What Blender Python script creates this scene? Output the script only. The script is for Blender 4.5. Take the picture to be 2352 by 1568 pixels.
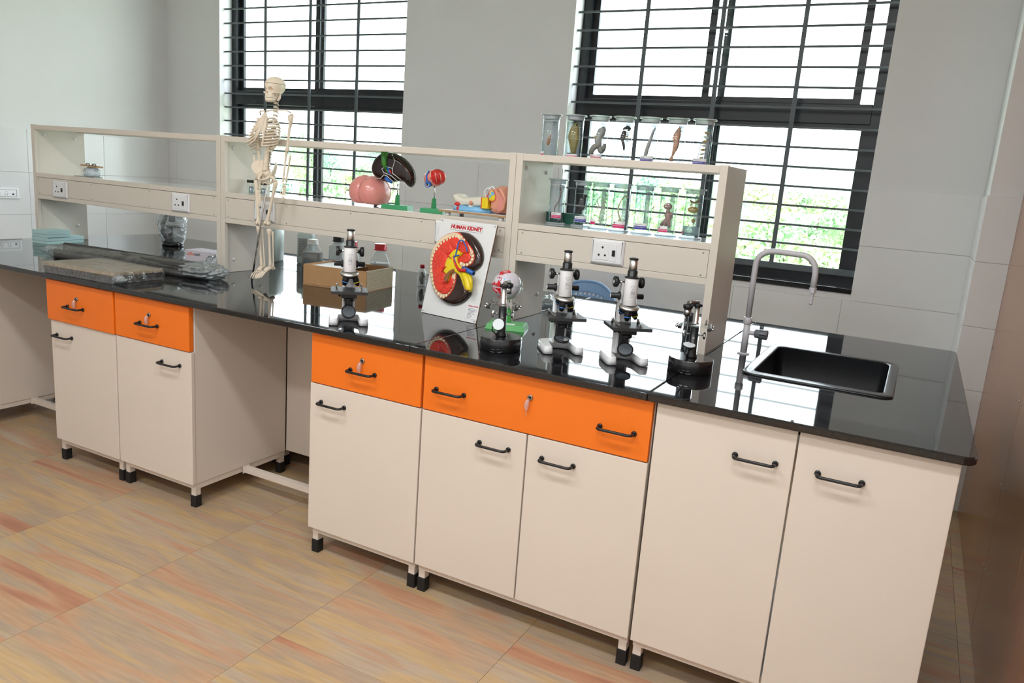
import bpy, bmesh, math, random
from mathutils import Vector, Matrix
from mathutils.geometry import tessellate_polygon

for o in list(bpy.data.objects):
    bpy.data.objects.remove(o, do_unlink=True)
scene = bpy.context.scene
COL = scene.collection
PI = math.pi

# ------------------------------------------------------------------ camera
CAM = Vector((2.9688, -2.1044, 1.4764))
YAW, PITCH, ROLL, FPX = 0.4738, 0.2097, 0.0751, 1769.96
IW, IH = 2352.0, 1568.0
_f = Vector((-math.sin(YAW)*math.cos(PITCH), math.cos(YAW)*math.cos(PITCH), -math.sin(PITCH)))
_r = Vector((math.cos(YAW), math.sin(YAW), 0.0))
_u = _r.cross(_f)
_c, _s = math.cos(ROLL), math.sin(ROLL)
RX, UP, FW = _c*_r + _s*_u, -_s*_r + _c*_u, _f
cam_data = bpy.data.cameras.new('camera')
cam_data.sensor_width = 36.0
cam_data.lens = FPX*36.0/IW
cam_data.clip_start, cam_data.clip_end = 0.05, 2000.0
cam = bpy.data.objects.new('camera', cam_data)
COL.objects.link(cam)
rot = Matrix((RX, UP, -FW)).transposed()
cam.matrix_world = Matrix.Translation(CAM) @ rot.to_4x4()
scene.camera = cam

# ------------------------------------------------------------------ sky and exposure
world = bpy.data.worlds.new('overcast_sky'); scene.world = world
world.use_nodes = True
bg = world.node_tree.nodes['Background']
bg.inputs[0].default_value = (0.87, 0.935, 1.0, 1.0)
bg.inputs[1].default_value = SKY = 7.5
scene.view_settings.view_transform = 'Standard'
scene.view_settings.look = 'None'
scene.view_settings.gamma = 1.0
scene.view_settings.use_curve_mapping = False
scene.view_settings.exposure = 0.15
try:
    scene.cycles.transparent_max_bounces = 40
    scene.cycles.max_bounces = 12
    scene.cycles.caustics_reflective = False
    scene.cycles.caustics_refractive = False
    scene.cycles.sample_clamp_indirect = 6.0
except Exception:
    pass

# added fill panels standing in for bounced flash (their housings are built further down)
CEIL = 3.30
FILL_PANELS = [(x, y) for y in (-3.0, -1.5) for x in (0.9, 2.6)]
FILL_W = 25.0
for lx, ly in FILL_PANELS:
    ld = bpy.data.lights.new('flash_fill_light', 'AREA')
    ld.shape = 'RECTANGLE'; ld.size = 1.1; ld.size_y = 0.28
    ld.energy = FILL_W; ld.color = (0.93, 0.97, 1.0)
    lo = bpy.data.objects.new('flash_fill_light', ld); COL.objects.link(lo)
    lo.location = (lx, ly, CEIL - 0.075)

# ------------------------------------------------------------------ measuring helpers
def ray(u, v):
    return RX*((u-IW/2)/FPX) - UP*((v-IH/2)/FPX) + FW
def atY(u, v, y): d = ray(u, v); return CAM + d*((y-CAM.y)/d.y)
def atZ(u, v, z): d = ray(u, v); return CAM + d*((z-CAM.z)/d.z)
def atX(u, v, x): d = ray(u, v); return CAM + d*((x-CAM.x)/d.x)

# ------------------------------------------------------------------ mesh builder
class MB:
    def __init__(s): s.v = []; s.f = []; s.sm = []; s.M = None
    def _add(s, vs, fs, smooth):
        b = len(s.v)
        if s.M is not None: vs = [s.M @ Vector(p) for p in vs]
        s.v += [tuple(p) for p in vs]
        for q in fs: s.f.append([i+b for i in q]); s.sm.append(smooth)
        return s
    def box(s, x0, x1, y0, y1, z0, z1):
        vs = [(x, y, z) for z in (z0, z1) for y in (y0, y1) for x in (x0, x1)]
        return s._add(vs, [(0,2,3,1),(4,5,7,6),(0,1,5,4),(2,6,7,3),(0,4,6,2),(1,3,7,5)], False)
    def cbox(s, c, d):
        return s.box(c[0]-d[0]/2, c[0]+d[0]/2, c[1]-d[1]/2, c[1]+d[1]/2, c[2]-d[2]/2, c[2]+d[2]/2)
    def tube(s, pts, r, n=8, caps=True, smooth=True, closed=False):
        pts = [Vector(p) for p in pts]; m = len(pts)
        rs = r if isinstance(r, (list, tuple)) else [r]*m
        T = []
        for i in range(m):
            a = pts[(i-1) % m] if (i > 0 or closed) else pts[0]
            b = pts[(i+1) % m] if (i < m-1 or closed) else pts[-1]
            t = (b-a); T.append(t.normalized() if t.length > 1e-9 else Vector((0,0,1)))
        ref = Vector((0,0,1)) if abs(T[0].z) < .9 else Vector((1,0,0))
        N = (ref - T[0]*ref.dot(T[0])).normalized()
        vs = []
        for i in range(m):
            N = N - T[i]*N.dot(T[i])
            N = N.normalized() if N.length > 1e-6 else T[i].orthogonal().normalized()
            B = T[i].cross(N)
            for k in range(n):
                a = 2*PI*k/n
                vs.append(pts[i] + (N*math.cos(a) + B*math.sin(a))*rs[i])
        fs = []
        for i in range(m if closed else m-1):
            j = (i+1) % m
            for k in range(n):
                k2 = (k+1) % n
                fs.append((i*n+k, i*n+k2, j*n+k2, j*n+k))
        s._add(vs, fs, smooth)
        if caps and not closed:
            b = len(s.v) - m*n
            s.f.append([b+k for k in range(n)][::-1]); s.sm.append(False)
            s.f.append([b+(m-1)*n+k for k in range(n)]); s.sm.append(False)
        return s
    def cyl(s, p0, p1, r0, r1=None, n=16, caps=True, smooth=True):
        return s.tube([p0, p1], [r0, r0 if r1 is None else r1], n, caps, smooth)
    def lathe(s, prof, n=24, c=(0,0,0), smooth=True, caps=True):
        # prof: (r, z) from bottom to top, about the z axis through c
        vs = []; m = len(prof)
        for r, z in prof:
            for k in range(n):
                a = 2*PI*k/n
                vs.append((c[0]+r*math.cos(a), c[1]+r*math.sin(a), c[2]+z))
        fs = []
        for i in range(m-1):
            for k in range(n):
                k2 = (k+1) % n
                fs.append((i*n+k, i*n+k2, (i+1)*n+k2, (i+1)*n+k))
        s._add(vs, fs, smooth)
        b = len(s.v)-m*n
        if caps:
            if prof[0][0] > 1e-5: s.f.append([b+k for k in range(n)][::-1]); s.sm.append(False)
            if prof[-1][0] > 1e-5: s.f.append([b+(m-1)*n+k for k in range(n)]); s.sm.append(False)
        return s
    def sphere(s, c, r, nu=16, nv=10, fn=None):
        rx, ry, rz = (r, r, r) if not isinstance(r, (tuple, list)) else r
        vs = []; fs = []
        for i in range(nv+1):
            ph = -PI/2 + PI*i/nv
            for k in range(nu):
                th = 2*PI*k/nu
                p = Vector((math.cos(ph)*math.cos(th), math.cos(ph)*math.sin(th), math.sin(ph)))
                q = fn(p) if fn else p
                vs.append((c[0]+rx*q.x, c[1]+ry*q.y, c[2]+rz*q.z))
        for i in range(nv):
            for k in range(nu):
                k2 = (k+1) % nu
                fs.append((i*nu+k, i*nu+k2, (i+1)*nu+k2, (i+1)*nu+k))
        return s._add(vs, fs, True)
    def prism(s, poly, z0, z1, smooth=False):
        n = len(poly)
        area = sum(poly[i][0]*poly[(i+1) % n][1]-poly[(i+1) % n][0]*poly[i][1] for i in range(n))
        if area < 0: poly = poly[::-1]
        vs = [(p[0], p[1], z0) for p in poly] + [(p[0], p[1], z1) for p in poly]
        fs = [(i, (i+1) % n, n+(i+1) % n, n+i) for i in range(n)]
        s._add(vs, fs, smooth)
        b = len(s.v)-2*n
        for t in tessellate_polygon([[Vector((p[0], p[1], 0)) for p in poly]]):
            t = orient(t, poly)
            s.f.append([b+i for i in t][::-1]); s.sm.append(False)
            s.f.append([b+n+i for i in t]); s.sm.append(False)
        return s
    def pillow(s, poly, z0, h, edge, steps=4, smooth=True, back=True, flat=False):
        # plate with the given outline, rounded over at its rim
        n = len(poly)
        area = sum(poly[i][0]*poly[(i+1) % n][1]-poly[(i+1) % n][0]*poly[i][1] for i in range(n))
        if area < 0: poly = poly[::-1]
        P = [Vector((p[0], p[1])) for p in poly]
        nor = []
        for i in range(n):
            e = (P[(i+1) % n]-P[i-1]); e = Vector((-e.y, e.x))
            nor.append(e.normalized() if e.length > 1e-9 else Vector((0,0)))
        vs = []; rings = []
        for k in range(steps+1):
            a = PI/2*k/steps
            ins, z = edge*(1-math.cos(a)), z0 + h*math.sin(a)
            vs += [(P[i].x+nor[i].x*ins, P[i].y+nor[i].y*ins, z) for i in range(n)]
        fs = []
        for k in range(steps):
            for i in range(n):
                j = (i+1) % n
                fs.append((k*n+i, k*n+j, (k+1)*n+j, (k+1)*n+i))
        s._add(vs, fs, smooth)
        b = len(s.v)-(steps+1)*n
        top = [Vector((s_[0], s_[1], 0)) for s_ in vs[steps*n:]]
        for t in tessellate_polygon([top]):
            t = orient(t, [(p.x, p.y) for p in top])
            s.f.append([b+steps*n+i for i in t]); s.sm.append(smooth and not flat)
        if back:
            for t in tessellate_polygon([[Vector((p.x, p.y, 0)) for p in P]]):
                t = orient(t, [(p.x, p.y) for p in P])
                s.f.append([b+i for i in t][::-1]); s.sm.append(False)
        return s
    def quad(s, a, b, c, d, smooth=False): return s._add([a, b, c, d], [(0,1,2,3)], smooth)
    def mesh(s, name, bevel=0.0, seg=2):
        me = bpy.data.meshes.new(name)
        me.from_pydata(s.v, [], s.f); me.update()
        me.polygons.foreach_set('use_smooth', s.sm)
        if bevel:
            bm = bmesh.new(); bm.from_mesh(me)
            bmesh.ops.remove_doubles(bm, verts=bm.verts, dist=1e-6)
            es = [e for e in bm.edges if len(e.link_faces) == 2 and e.calc_face_angle(0) > 0.7]
            bmesh.ops.bevel(bm, geom=es, offset=bevel, segments=seg, affect='EDGES', profile=0.6)
            bm.to_mesh(me); bm.free()
        return me
    def build(s, name, mat, parent=None, bevel=0.0, seg=2, loc=None, rot=None):
        return obj(name, s.mesh(name, bevel, seg), mat, parent, loc, rot)

def orient(t, P):
    a, b, c = (P[i] for i in t)
    ar = (b[0]-a[0])*(c[1]-a[1])-(c[0]-a[0])*(b[1]-a[1])
    return t if ar > 0 else (t[0], t[2], t[1])

def obj(name, me, mat, parent=None, loc=None, rot=None):
    o = bpy.data.objects.new(name, me); COL.objects.link(o)
    if mat is not None and not me.materials: me.materials.append(mat)
    if parent is not None: o.parent = parent
    if loc is not None: o.location = loc
    if rot is not None: o.rotation_euler = rot
    return o

def thing(name, label, cat, loc=(0,0,0), rotz=0.0, group=None):
    o = bpy.data.objects.new(name, None); COL.objects.link(o)
    o.empty_display_size = 0.05
    o.location = loc; o.rotation_euler = (0, 0, rotz)
    return tag(o, label, cat, group)
def tag(o, label, cat, group=None):
    o['label'] = label; o['category'] = cat
    if group: o['group'] = group
    return o
def struct(o, label=None):
    o['kind'] = 'structure'
    if label: o['label'] = label
    return o
def copy_tree(o, parent=None):
    c = o.copy(); COL.objects.link(c)
    if parent is not None: c.parent = parent
    for ch in list(o.children): copy_tree(ch, c)
    return c
def rotM(rx=0, ry=0, rz=0, t=(0,0,0)):
    return Matrix.Translation(Vector(t)) @ Matrix.Rotation(rz, 4, 'Z') @ Matrix.Rotation(ry, 4, 'Y') @ Matrix.Rotation(rx, 4, 'X')

_fc = {}
def text_mesh(txt, size, depth=0.0004, align='LEFT', bold=0.0, key=None):
    k = (txt, size, depth, align, bold)
    if k in _fc: return _fc[k]
    cu = bpy.data.curves.new('lettering', 'FONT')
    cu.body = txt; cu.size = size; cu.extrude = depth; cu.align_x = align; cu.align_y = 'CENTER'
    cu.offset = bold; cu.resolution_u = 2
    t = bpy.data.objects.new('lettering_tmp', cu); COL.objects.link(t)
    bpy.context.view_layer.update()
    me = bpy.data.meshes.new_from_object(t.evaluated_get(bpy.context.evaluated_depsgraph_get()))
    bpy.data.objects.remove(t, do_unlink=True); bpy.data.curves.remove(cu)
    _fc[k] = me
    return me
def text(name, txt, size, mat, parent, loc, rot=(PI/2, 0, 0), align='LEFT', bold=0.0, depth=0.0004):
    me = text_mesh(txt, size, depth, align, bold).copy()
    me.materials.clear(); me.materials.append(mat)
    return obj(name, me, None, parent, loc, rot)

def cr(pts, n=5):
    # smooth curve through the points
    P_ = [Vector(p) for p in pts]; o = []
    for i in range(len(P_)-1):
        p0, p1, p2, p3 = P_[max(i-1, 0)], P_[i], P_[i+1], P_[min(i+2, len(P_)-1)]
        for k in range(n):
            t = k/n
            o.append(.5*((2*p1)+(p2-p0)*t+(2*p0-5*p1+4*p2-p3)*t*t+(3*p1-p0-3*p2+p3)*t**3))
    return o+[P_[-1]]
def crr(rs, n=5):
    o = []
    for i in range(len(rs)-1):
        for k in range(n): o.append(rs[i]+(rs[i+1]-rs[i])*k/n)
    return o+[rs[-1]]
# ------------------------------------------------------------------ materials
def mat(name, col, rough=0.5, metal=0.0, spec=0.5, var=0.06, scale=6.0, bump=0.0, bscale=60.0, coat=0.0, sss=0.0, trans=0.0, ior=1.45, alpha=1.0, emit=None):
    m = bpy.data.materials.new(name); m.use_nodes = True
    nt = m.node_tree; b = nt.nodes['Principled BSDF']
    tc = nt.nodes.new('ShaderNodeTexCoord')
    nz = nt.nodes.new('ShaderNodeTexNoise'); nz.inputs['Scale'].default_value = scale; nz.inputs['Detail'].default_value = 3
    nt.links.new(tc.outputs['Object'], nz.inputs['Vector'])
    rp = nt.nodes.new('ShaderNodeValToRGB')
    lo = tuple(max(0, c*(1-var)) for c in col); hi = tuple(min(1, c*(1+var)) for c in col)
    rp.color_ramp.elements[0].position = .3; rp.color_ramp.elements[1].position = .7
    rp.color_ramp.elements[0].color = (*lo, 1); rp.color_ramp.elements[1].color = (*hi, 1)
    nt.links.new(nz.outputs['Fac'], rp.inputs['Fac'])
    nt.links.new(rp.outputs['Color'], b.inputs['Base Color'])
    b.inputs['Roughness'].default_value = rough; b.inputs['Metallic'].default_value = metal
    b.inputs['Specular IOR Level'].default_value = spec; b.inputs['IOR'].default_value = ior
    b.inputs['Coat Weight'].default_value = coat; b.inputs['Coat Roughness'].default_value = 0.05
    b.inputs['Transmission Weight'].default_value = trans; b.inputs['Alpha'].default_value = alpha
    if sss:
        b.inputs['Subsurface Weight'].default_value = sss; b.inputs['Subsurface Radius'].default_value = (.01, .006, .004)
    if emit:
        b.inputs['Emission Color'].default_value = (*emit[0], 1); b.inputs['Emission Strength'].default_value = emit[1]
    if bump:
        n2 = nt.nodes.new('ShaderNodeTexNoise'); n2.inputs['Scale'].default_value = bscale; n2.inputs['Detail'].default_value = 4
        nt.links.new(tc.outputs['Object'], n2.inputs['Vector'])
        bp = nt.nodes.new('ShaderNodeBump'); bp.inputs['Strength'].default_value = bump; bp.inputs['Distance'].default_value = 0.01
        nt.links.new(n2.outputs['Fac'], bp.inputs['Height']); nt.links.new(bp.outputs['Normal'], b.inputs['Normal'])
    return m
def clear(name, tint=(1,1,1), rough=0.02, f0=0.04, edge=0.5, body=0.0, bump=0.0, bscale=30.0, power=4.0, rimtint=None, rimpow=2.0, bodycol=(.85, .88, .9)):
    # thin clear sheet: see-through, mirror-like at grazing angles; body adds a milky share
    m = bpy.data.materials.new(name); m.use_nodes = True
    nt = m.node_tree; nt.nodes.clear(); N = nt.nodes.new; L = nt.links.new
    out = N('ShaderNodeOutputMaterial'); tr = N('ShaderNodeBsdfTransparent'); gl = N('ShaderNodeBsdfGlossy')
    tr.inputs['Color'].default_value = (*tint, 1); gl.inputs['Roughness'].default_value = rough
    lw = N('ShaderNodeLayerWeight'); lw.inputs['Blend'].default_value = 0.5
    if rimtint:
        p2 = N('ShaderNodeMath'); p2.operation = 'POWER'; p2.inputs[1].default_value = rimpow
        L(lw.outputs['Facing'], p2.inputs[0])
        mc = N('ShaderNodeMix'); mc.data_type = 'RGBA'; mc.inputs[6].default_value = (*tint, 1); mc.inputs[7].default_value = (*rimtint, 1)
        L(p2.outputs[0], mc.inputs[0]); L(mc.outputs[2], tr.inputs['Color'])
    pw = N('ShaderNodeMath'); pw.operation = 'POWER'; pw.inputs[1].default_value = power
    ma = N('ShaderNodeMath'); ma.operation = 'MULTIPLY_ADD'; ma.inputs[1].default_value = edge; ma.inputs[2].default_value = f0
    mx = N('ShaderNodeMixShader')
    L(lw.outputs['Facing'], pw.inputs[0]); L(pw.outputs[0], ma.inputs[0]); L(ma.outputs[0], mx.inputs[0])
    src = tr.outputs[0]
    if body:
        df = N('ShaderNodeBsdfDiffuse'); df.inputs['Color'].default_value = (*bodycol, 1)
        m2 = N('ShaderNodeMixShader'); m2.inputs[0].default_value = body
        L(tr.outputs[0], m2.inputs[1]); L(df.outputs[0], m2.inputs[2]); src = m2.outputs[0]
    L(src, mx.inputs[1]); L(gl.outputs[0], mx.inputs[2])
    if bump:
        tc = N('ShaderNodeTexCoord'); nz = N('ShaderNodeTexNoise'); nz.inputs['Scale'].default_value = bscale; nz.inputs['Detail'].default_value = 3
        L(tc.outputs['Object'], nz.inputs['Vector'])
        bp = N('ShaderNodeBump'); bp.inputs['Strength'].default_value = bump; bp.inputs['Distance'].default_value = .02
        L(nz.outputs['Fac'], bp.inputs['Height']); L(bp.outputs[0], gl.inputs['Normal']); L(bp.outputs[0], lw.inputs['Normal'])
    L(mx.outputs[0], out.inputs[0])
    return m

M = {}
M['plaster'] = mat('plaster', (.80, .80, .81), .75, var=.015, scale=2.5, bump=.03, bscale=90)
M['ceiling'] = mat('ceiling_paint', (.82, .82, .8), .8, var=.01)
M['wall_tile'] = mat('wall_tile', (.80, .80, .81), .16, var=.02, scale=3)
M['grout'] = mat('grout', (.55, .54, .52), .9, var=.1, scale=20)
M['black_frame'] = mat('black_anodised', (.012, .014, .018), .3, var=.2)
M['bar'] = mat('painted_grille_bar', (.105, .125, .14), .45, var=.15)
M['granite'] = mat('granite_sill', (.02, .021, .024), .08, var=.4, scale=200)
M['cream'] = mat('cream_powder_coat', (.71, .62, .54), .42, var=.012, scale=4, bump=.02, bscale=500)
M['rack'] = mat('rack_powder_coat', (.71, .645, .56), .38, var=.012, scale=4, bump=.02, bscale=500)
M['dark_gap'] = mat('cabinet_inside', (.18, .15, .12), .8)
M['orange'] = mat('orange_powder_coat', (.86, .18, .012), .4, var=.02, scale=5, bump=.03, bscale=450)
M['black_plastic'] = mat('black_plastic', (.012, .012, .013), .35, var=.2)
M['black_rubber'] = mat('black_rubber', (.01, .01, .01), .6, var=.2)
M['chrome'] = mat('chrome', (.62, .62, .62), .16, metal=1, var=.05)
M['steel'] = mat('steel', (.42, .41, .4), .28, metal=1, var=.08)
M['satin'] = mat('satin_aluminium', (.72, .71, .70), .34, metal=1, var=.03)
M['white_plastic'] = mat('white_plastic', (.82, .82, .83), .3, var=.01)
M['white_enamel'] = mat('white_enamel', (.8, .8, .81), .18, var=.01, coat=.3)
M['glass'] = clear('clear_glass', (.97, 1., .985), f0=.03, edge=.55)
M['pane'] = clear('window_glass', (.97, 1., .99), f0=.03, edge=.45, power=5)
# ================================================================== the room
XL, XR, YF, YW = -2.987, 3.50, -4.0, 2.633
def node_granite(name):
    m = bpy.data.materials.new(name); m.use_nodes = True; nt = m.node_tree; b = nt.nodes['Principled BSDF']
    N = nt.nodes.new; L = nt.links.new
    tc = N('ShaderNodeTexCoord'); nz = N('ShaderNodeTexNoise'); nz.inputs['Scale'].default_value = 260; nz.inputs['Detail'].default_value = 4
    L(tc.outputs['Object'], nz.inputs['Vector'])
    rp = N('ShaderNodeValToRGB'); e = rp.color_ramp.elements
    e[0].position = .45; e[0].color = (.006, .0065, .008, 1); e[1].position = .8; e[1].color = (.028, .029, .032, 1)
    L(nz.outputs['Fac'], rp.inputs['Fac']); L(rp.outputs['Color'], b.inputs['Base Color'])
    b.inputs['Roughness'].default_value = .035; b.inputs['IOR'].default_value = 1.56
    b.inputs['Specular IOR Level'].default_value = .6
    return m
M['worktop'] = node_granite('polished_black_granite')

def node_floor(name):
    m = bpy.data.materials.new(name); m.use_nodes = True; nt = m.node_tree; b = nt.nodes['Principled BSDF']
    N = nt.nodes.new; L = nt.links.new
    def math_(op, a=None, v1=None, v2=None):
        n = N('ShaderNodeMath'); n.operation = op
        if a is not None: L(a, n.inputs[0])
        if v1 is not None:
            if isinstance(v1, (int, float)): n.inputs[1].default_value = v1
            else: L(v1, n.inputs[1])
        if v2 is not None:
            if isinstance(v2, (int, float)): n.inputs[2].default_value = v2
            else: L(v2, n.inputs[2])
        return n.outputs[0]
    tc = N('ShaderNodeTexCoord'); sx = N('ShaderNodeSeparateXYZ'); L(tc.outputs['Object'], sx.inputs[0])
    oi = N('ShaderNodeObjectInfo'); rnd_ = math_('MULTIPLY', oi.outputs['Random'], 37.0)
    # printed planks: five strips per tile; every strip has its own shade
    fl = math_('FLOOR', math_('MULTIPLY_ADD', sx.outputs['Y'], 7.75, 10.0))
    wn = N('ShaderNodeTexWhiteNoise'); wn.noise_dimensions = '1D'; L(math_('ADD', fl, math_('FLOOR', math_('MULTIPLY', rnd_, .12))), wn.inputs['W'])
    # slow colour drift along the grain
    cb = N('ShaderNodeCombineXYZ'); L(math_('MULTIPLY_ADD', sx.outputs['X'], 1.1, rnd_), cb.inputs['X']); L(math_('MULTIPLY', sx.outputs['Y'], 8.5), cb.inputs['Y'])
    nz = N('ShaderNodeTexNoise'); nz.inputs['Scale'].default_value = 1.0; nz.inputs['Detail'].default_value = 2.5; nz.inputs['Distortion'].default_value = .6; L(cb.outputs[0], nz.inputs['Vector'])
    fac = math_('MULTIPLY_ADD', wn.outputs['Value'], .38, math_('MULTIPLY_ADD', nz.outputs['Fac'], 1.05, -.20))
    rp = N('ShaderNodeValToRGB'); e = rp.color_ramp.elements
    e[0].position = .10; e[0].color = (.34, .155, .10, 1); e[1].position = .92; e[1].color = (.52, .41, .30, 1)
    for p, c in ((.24, (.46, .22, .135)), (.36, (.50, .305, .185)), (.46, (.40, .30, .215)), (.56, (.52, .345, .175)), (.66, (.44, .345, .25)), (.76, (.50, .265, .155))):
        k = e.new(p); k.color = (*c, 1)
    L(fac, rp.inputs['Fac'])
    c2 = N('ShaderNodeCombineXYZ'); L(math_('MULTIPLY_ADD', sx.outputs['X'], 7.0, rnd_), c2.inputs['X']); L(math_('MULTIPLY', sx.outputs['Y'], 85.0), c2.inputs['Y'])
    n2 = N('ShaderNodeTexNoise'); n2.inputs['Scale'].default_value = 1; n2.inputs['Detail'].default_value = 4; L(c2.outputs[0], n2.inputs['Vector'])
    r2 = N('ShaderNodeValToRGB'); r2.color_ramp.elements[0].position = .3; r2.color_ramp.elements[0].color = (.90, .885, .87, 1)
    r2.color_ramp.elements[1].position = .65; r2.color_ramp.elements[1].color = (1.05, 1.05, 1.04, 1); L(n2.outputs['Fac'], r2.inputs['Fac'])
    mx = N('ShaderNodeMix'); mx.data_type = 'RGBA'; mx.blend_type = 'MULTIPLY'; mx.inputs[0].default_value = 1
    L(rp.outputs['Color'], mx.inputs[6]); L(r2.outputs['Color'], mx.inputs[7]); L(mx.outputs[2], b.inputs['Base Color'])
    b.inputs['Roughness'].default_value = .36
    return m
M['floor'] = node_floor('printed_plank_vinyl')

M['floor_joint'] = mat('floor_joint', (.24, .17, .12), .8)
floor = struct(MB().box(XL-.2, XR+.2, YF-.2, YW+.2, -.12, -.004).build('floor', M['floor_joint']))
P_T = .645
def clip(a, b, lo, hi): return max(a, lo), min(b, hi)
tile_me = MB().box(-P_T/2+.0006, P_T/2-.0006, -P_T/2+.0006, P_T/2-.0006, -.005, 0).mesh('floor_tile')
tile_me.materials.append(M['floor'])
for i in range(-6, 6):
    for j in range(-7, 6):
        x0, y0 = .728+P_T*i, -.46+P_T*j
        a, b = clip(x0, x0+P_T, XL, XR); c, d = clip(y0, y0+P_T, YF, YW)
        if b-a < .02 or d-c < .02: continue
        cx, cy = x0+P_T/2, y0+P_T/2
        if b-a > P_T-.001 and d-c > P_T-.001:
            obj('floor_tile', tile_me, None, floor, (cx, cy, 0))
        else:
            MB().box(a-cx+.0006, b-cx-.0006, c-cy+.0006, d-cy-.0006, -.005, 0).build('floor_tile', M['floor'], floor, loc=(cx, cy, 0))

ceiling = struct(MB().box(XL-.2, XR+.2, YF-.2, YW+.25, CEIL, CEIL+.12).build('ceiling', M['ceiling']))
WIN = [(-2.351, -.488), (.8146, 2.668)]         # the two openings along x
ZS, ZH = 1.0, 3.05                              # sill top and head
TH = .24
w = MB()
w.box(XL-.2, XR+.2, YW, YW+TH, -.1, ZS-.03); w.box(XL-.2, XR+.2, YW, YW+TH, ZH, CEIL)
xs = [XL-.2, WIN[0][0], WIN[0][1], WIN[1][0], WIN[1][1], XR+.2]
for k in (0, 2, 4): w.box(xs[k], xs[k+1], YW, YW+TH, ZS-.03, ZH)
wall_back = struct(w.build('wall_back', M['plaster']))
wall_left = struct(MB().box(XL-.2, XL, YF-.2, YW, -.1, CEIL).build('wall_left', M['plaster']))
wall_right = struct(MB().box(XR, XR+.2, YF-.2, YW, -.1, CEIL).build('wall_right', M['plaster']))
wall_front = struct(MB().box(XL-.2, XR+.2, YF-.2, YF, -.1, CEIL).build('wall_front', M['plaster']))
# column in the far right corner
CX, CY = 3.215, 2.20
column = struct(MB().box(CX, XR, CY, YW, 0, CEIL).build('trim_1', M['plaster'], bevel=.004), 'square white corner column with tiled foot')

# tiled dado, every tile a piece
TW, TZ = .611, .3112
tcache = {}
def wtile(w_, h_, parent, loc, rot):
    key = (round(w_, 3), round(h_, 3))
    if key not in tcache:
        me = MB().box(-w_/2+.0009, w_/2-.0009, -.008, 0, -h_/2+.0009, h_/2-.0009).mesh('wall_tile', bevel=.0012, seg=1)
        me.materials.append(M['wall_tile']); tcache[key] = me
    return obj('wall_tile', tcache[key], None, parent, loc, (0, 0, rot))
g = MB().box(XL, CX, YW-.0045, YW+.01, 0, TZ*3)
for a, b in ((XL, WIN[0][0]), (WIN[0][1], WIN[1][0]), (WIN[1][1], CX)): g.box(a, b, YW-.0045, YW+.01, TZ*3, TZ*5-.002)
g.build('grout_bed', M['grout'], wall_back)
for c in range(5):
    z0, z1 = TZ*c, TZ*(c+1)
    for k in range(-1, 11):
        x1 = 2.627+TW-TW*k; x0 = x1-TW
        a, b = clip(x0, x1, XL, CX)
        spans = [(a, b)]
        if c >= 3:
            spans = []
            for p, q in ((XL, WIN[0][0]), (WIN[0][1], WIN[1][0]), (WIN[1][1], CX)):
                s0, s1 = clip(a, b, p, q)
                if s1-s0 > .015: spans.append((s0, s1))
        for p, q in spans:
            if q-p > .015: wtile(q-p, z1-z0, wall_back, ((p+q)/2, YW-.0005, (z0+z1)/2), 0)
g = MB().box(XL-.01, XL+.0045, YF, YW, 0, TZ*5-.002).build('grout_bed', M['grout'], wall_left)
for c in range(5):
    for k in range(11):
        y1 = YW-.009-TW*k; y0 = max(y1-TW, YF)
        if y1-y0 > .02: wtile(y1-y0, TZ, wall_left, (XL+.0005, (y0+y1)/2, TZ*(c+.5)), PI/2)
g = MB().box(CX-.0045, XR, CY-.0045, YW-.01, 0, TZ*5-.002).build('grout_bed', M['grout'], column)
for c in range(5):
    wtile(XR-CX+.006, TZ, column, ((CX+XR)/2-.003, CY-.0005, TZ*(c+.5)), 0)
    wtile(YW-CY-.012, TZ, column, (CX-.0005, (CY+YW)/2, TZ*(c+.5)), -PI/2)

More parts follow.
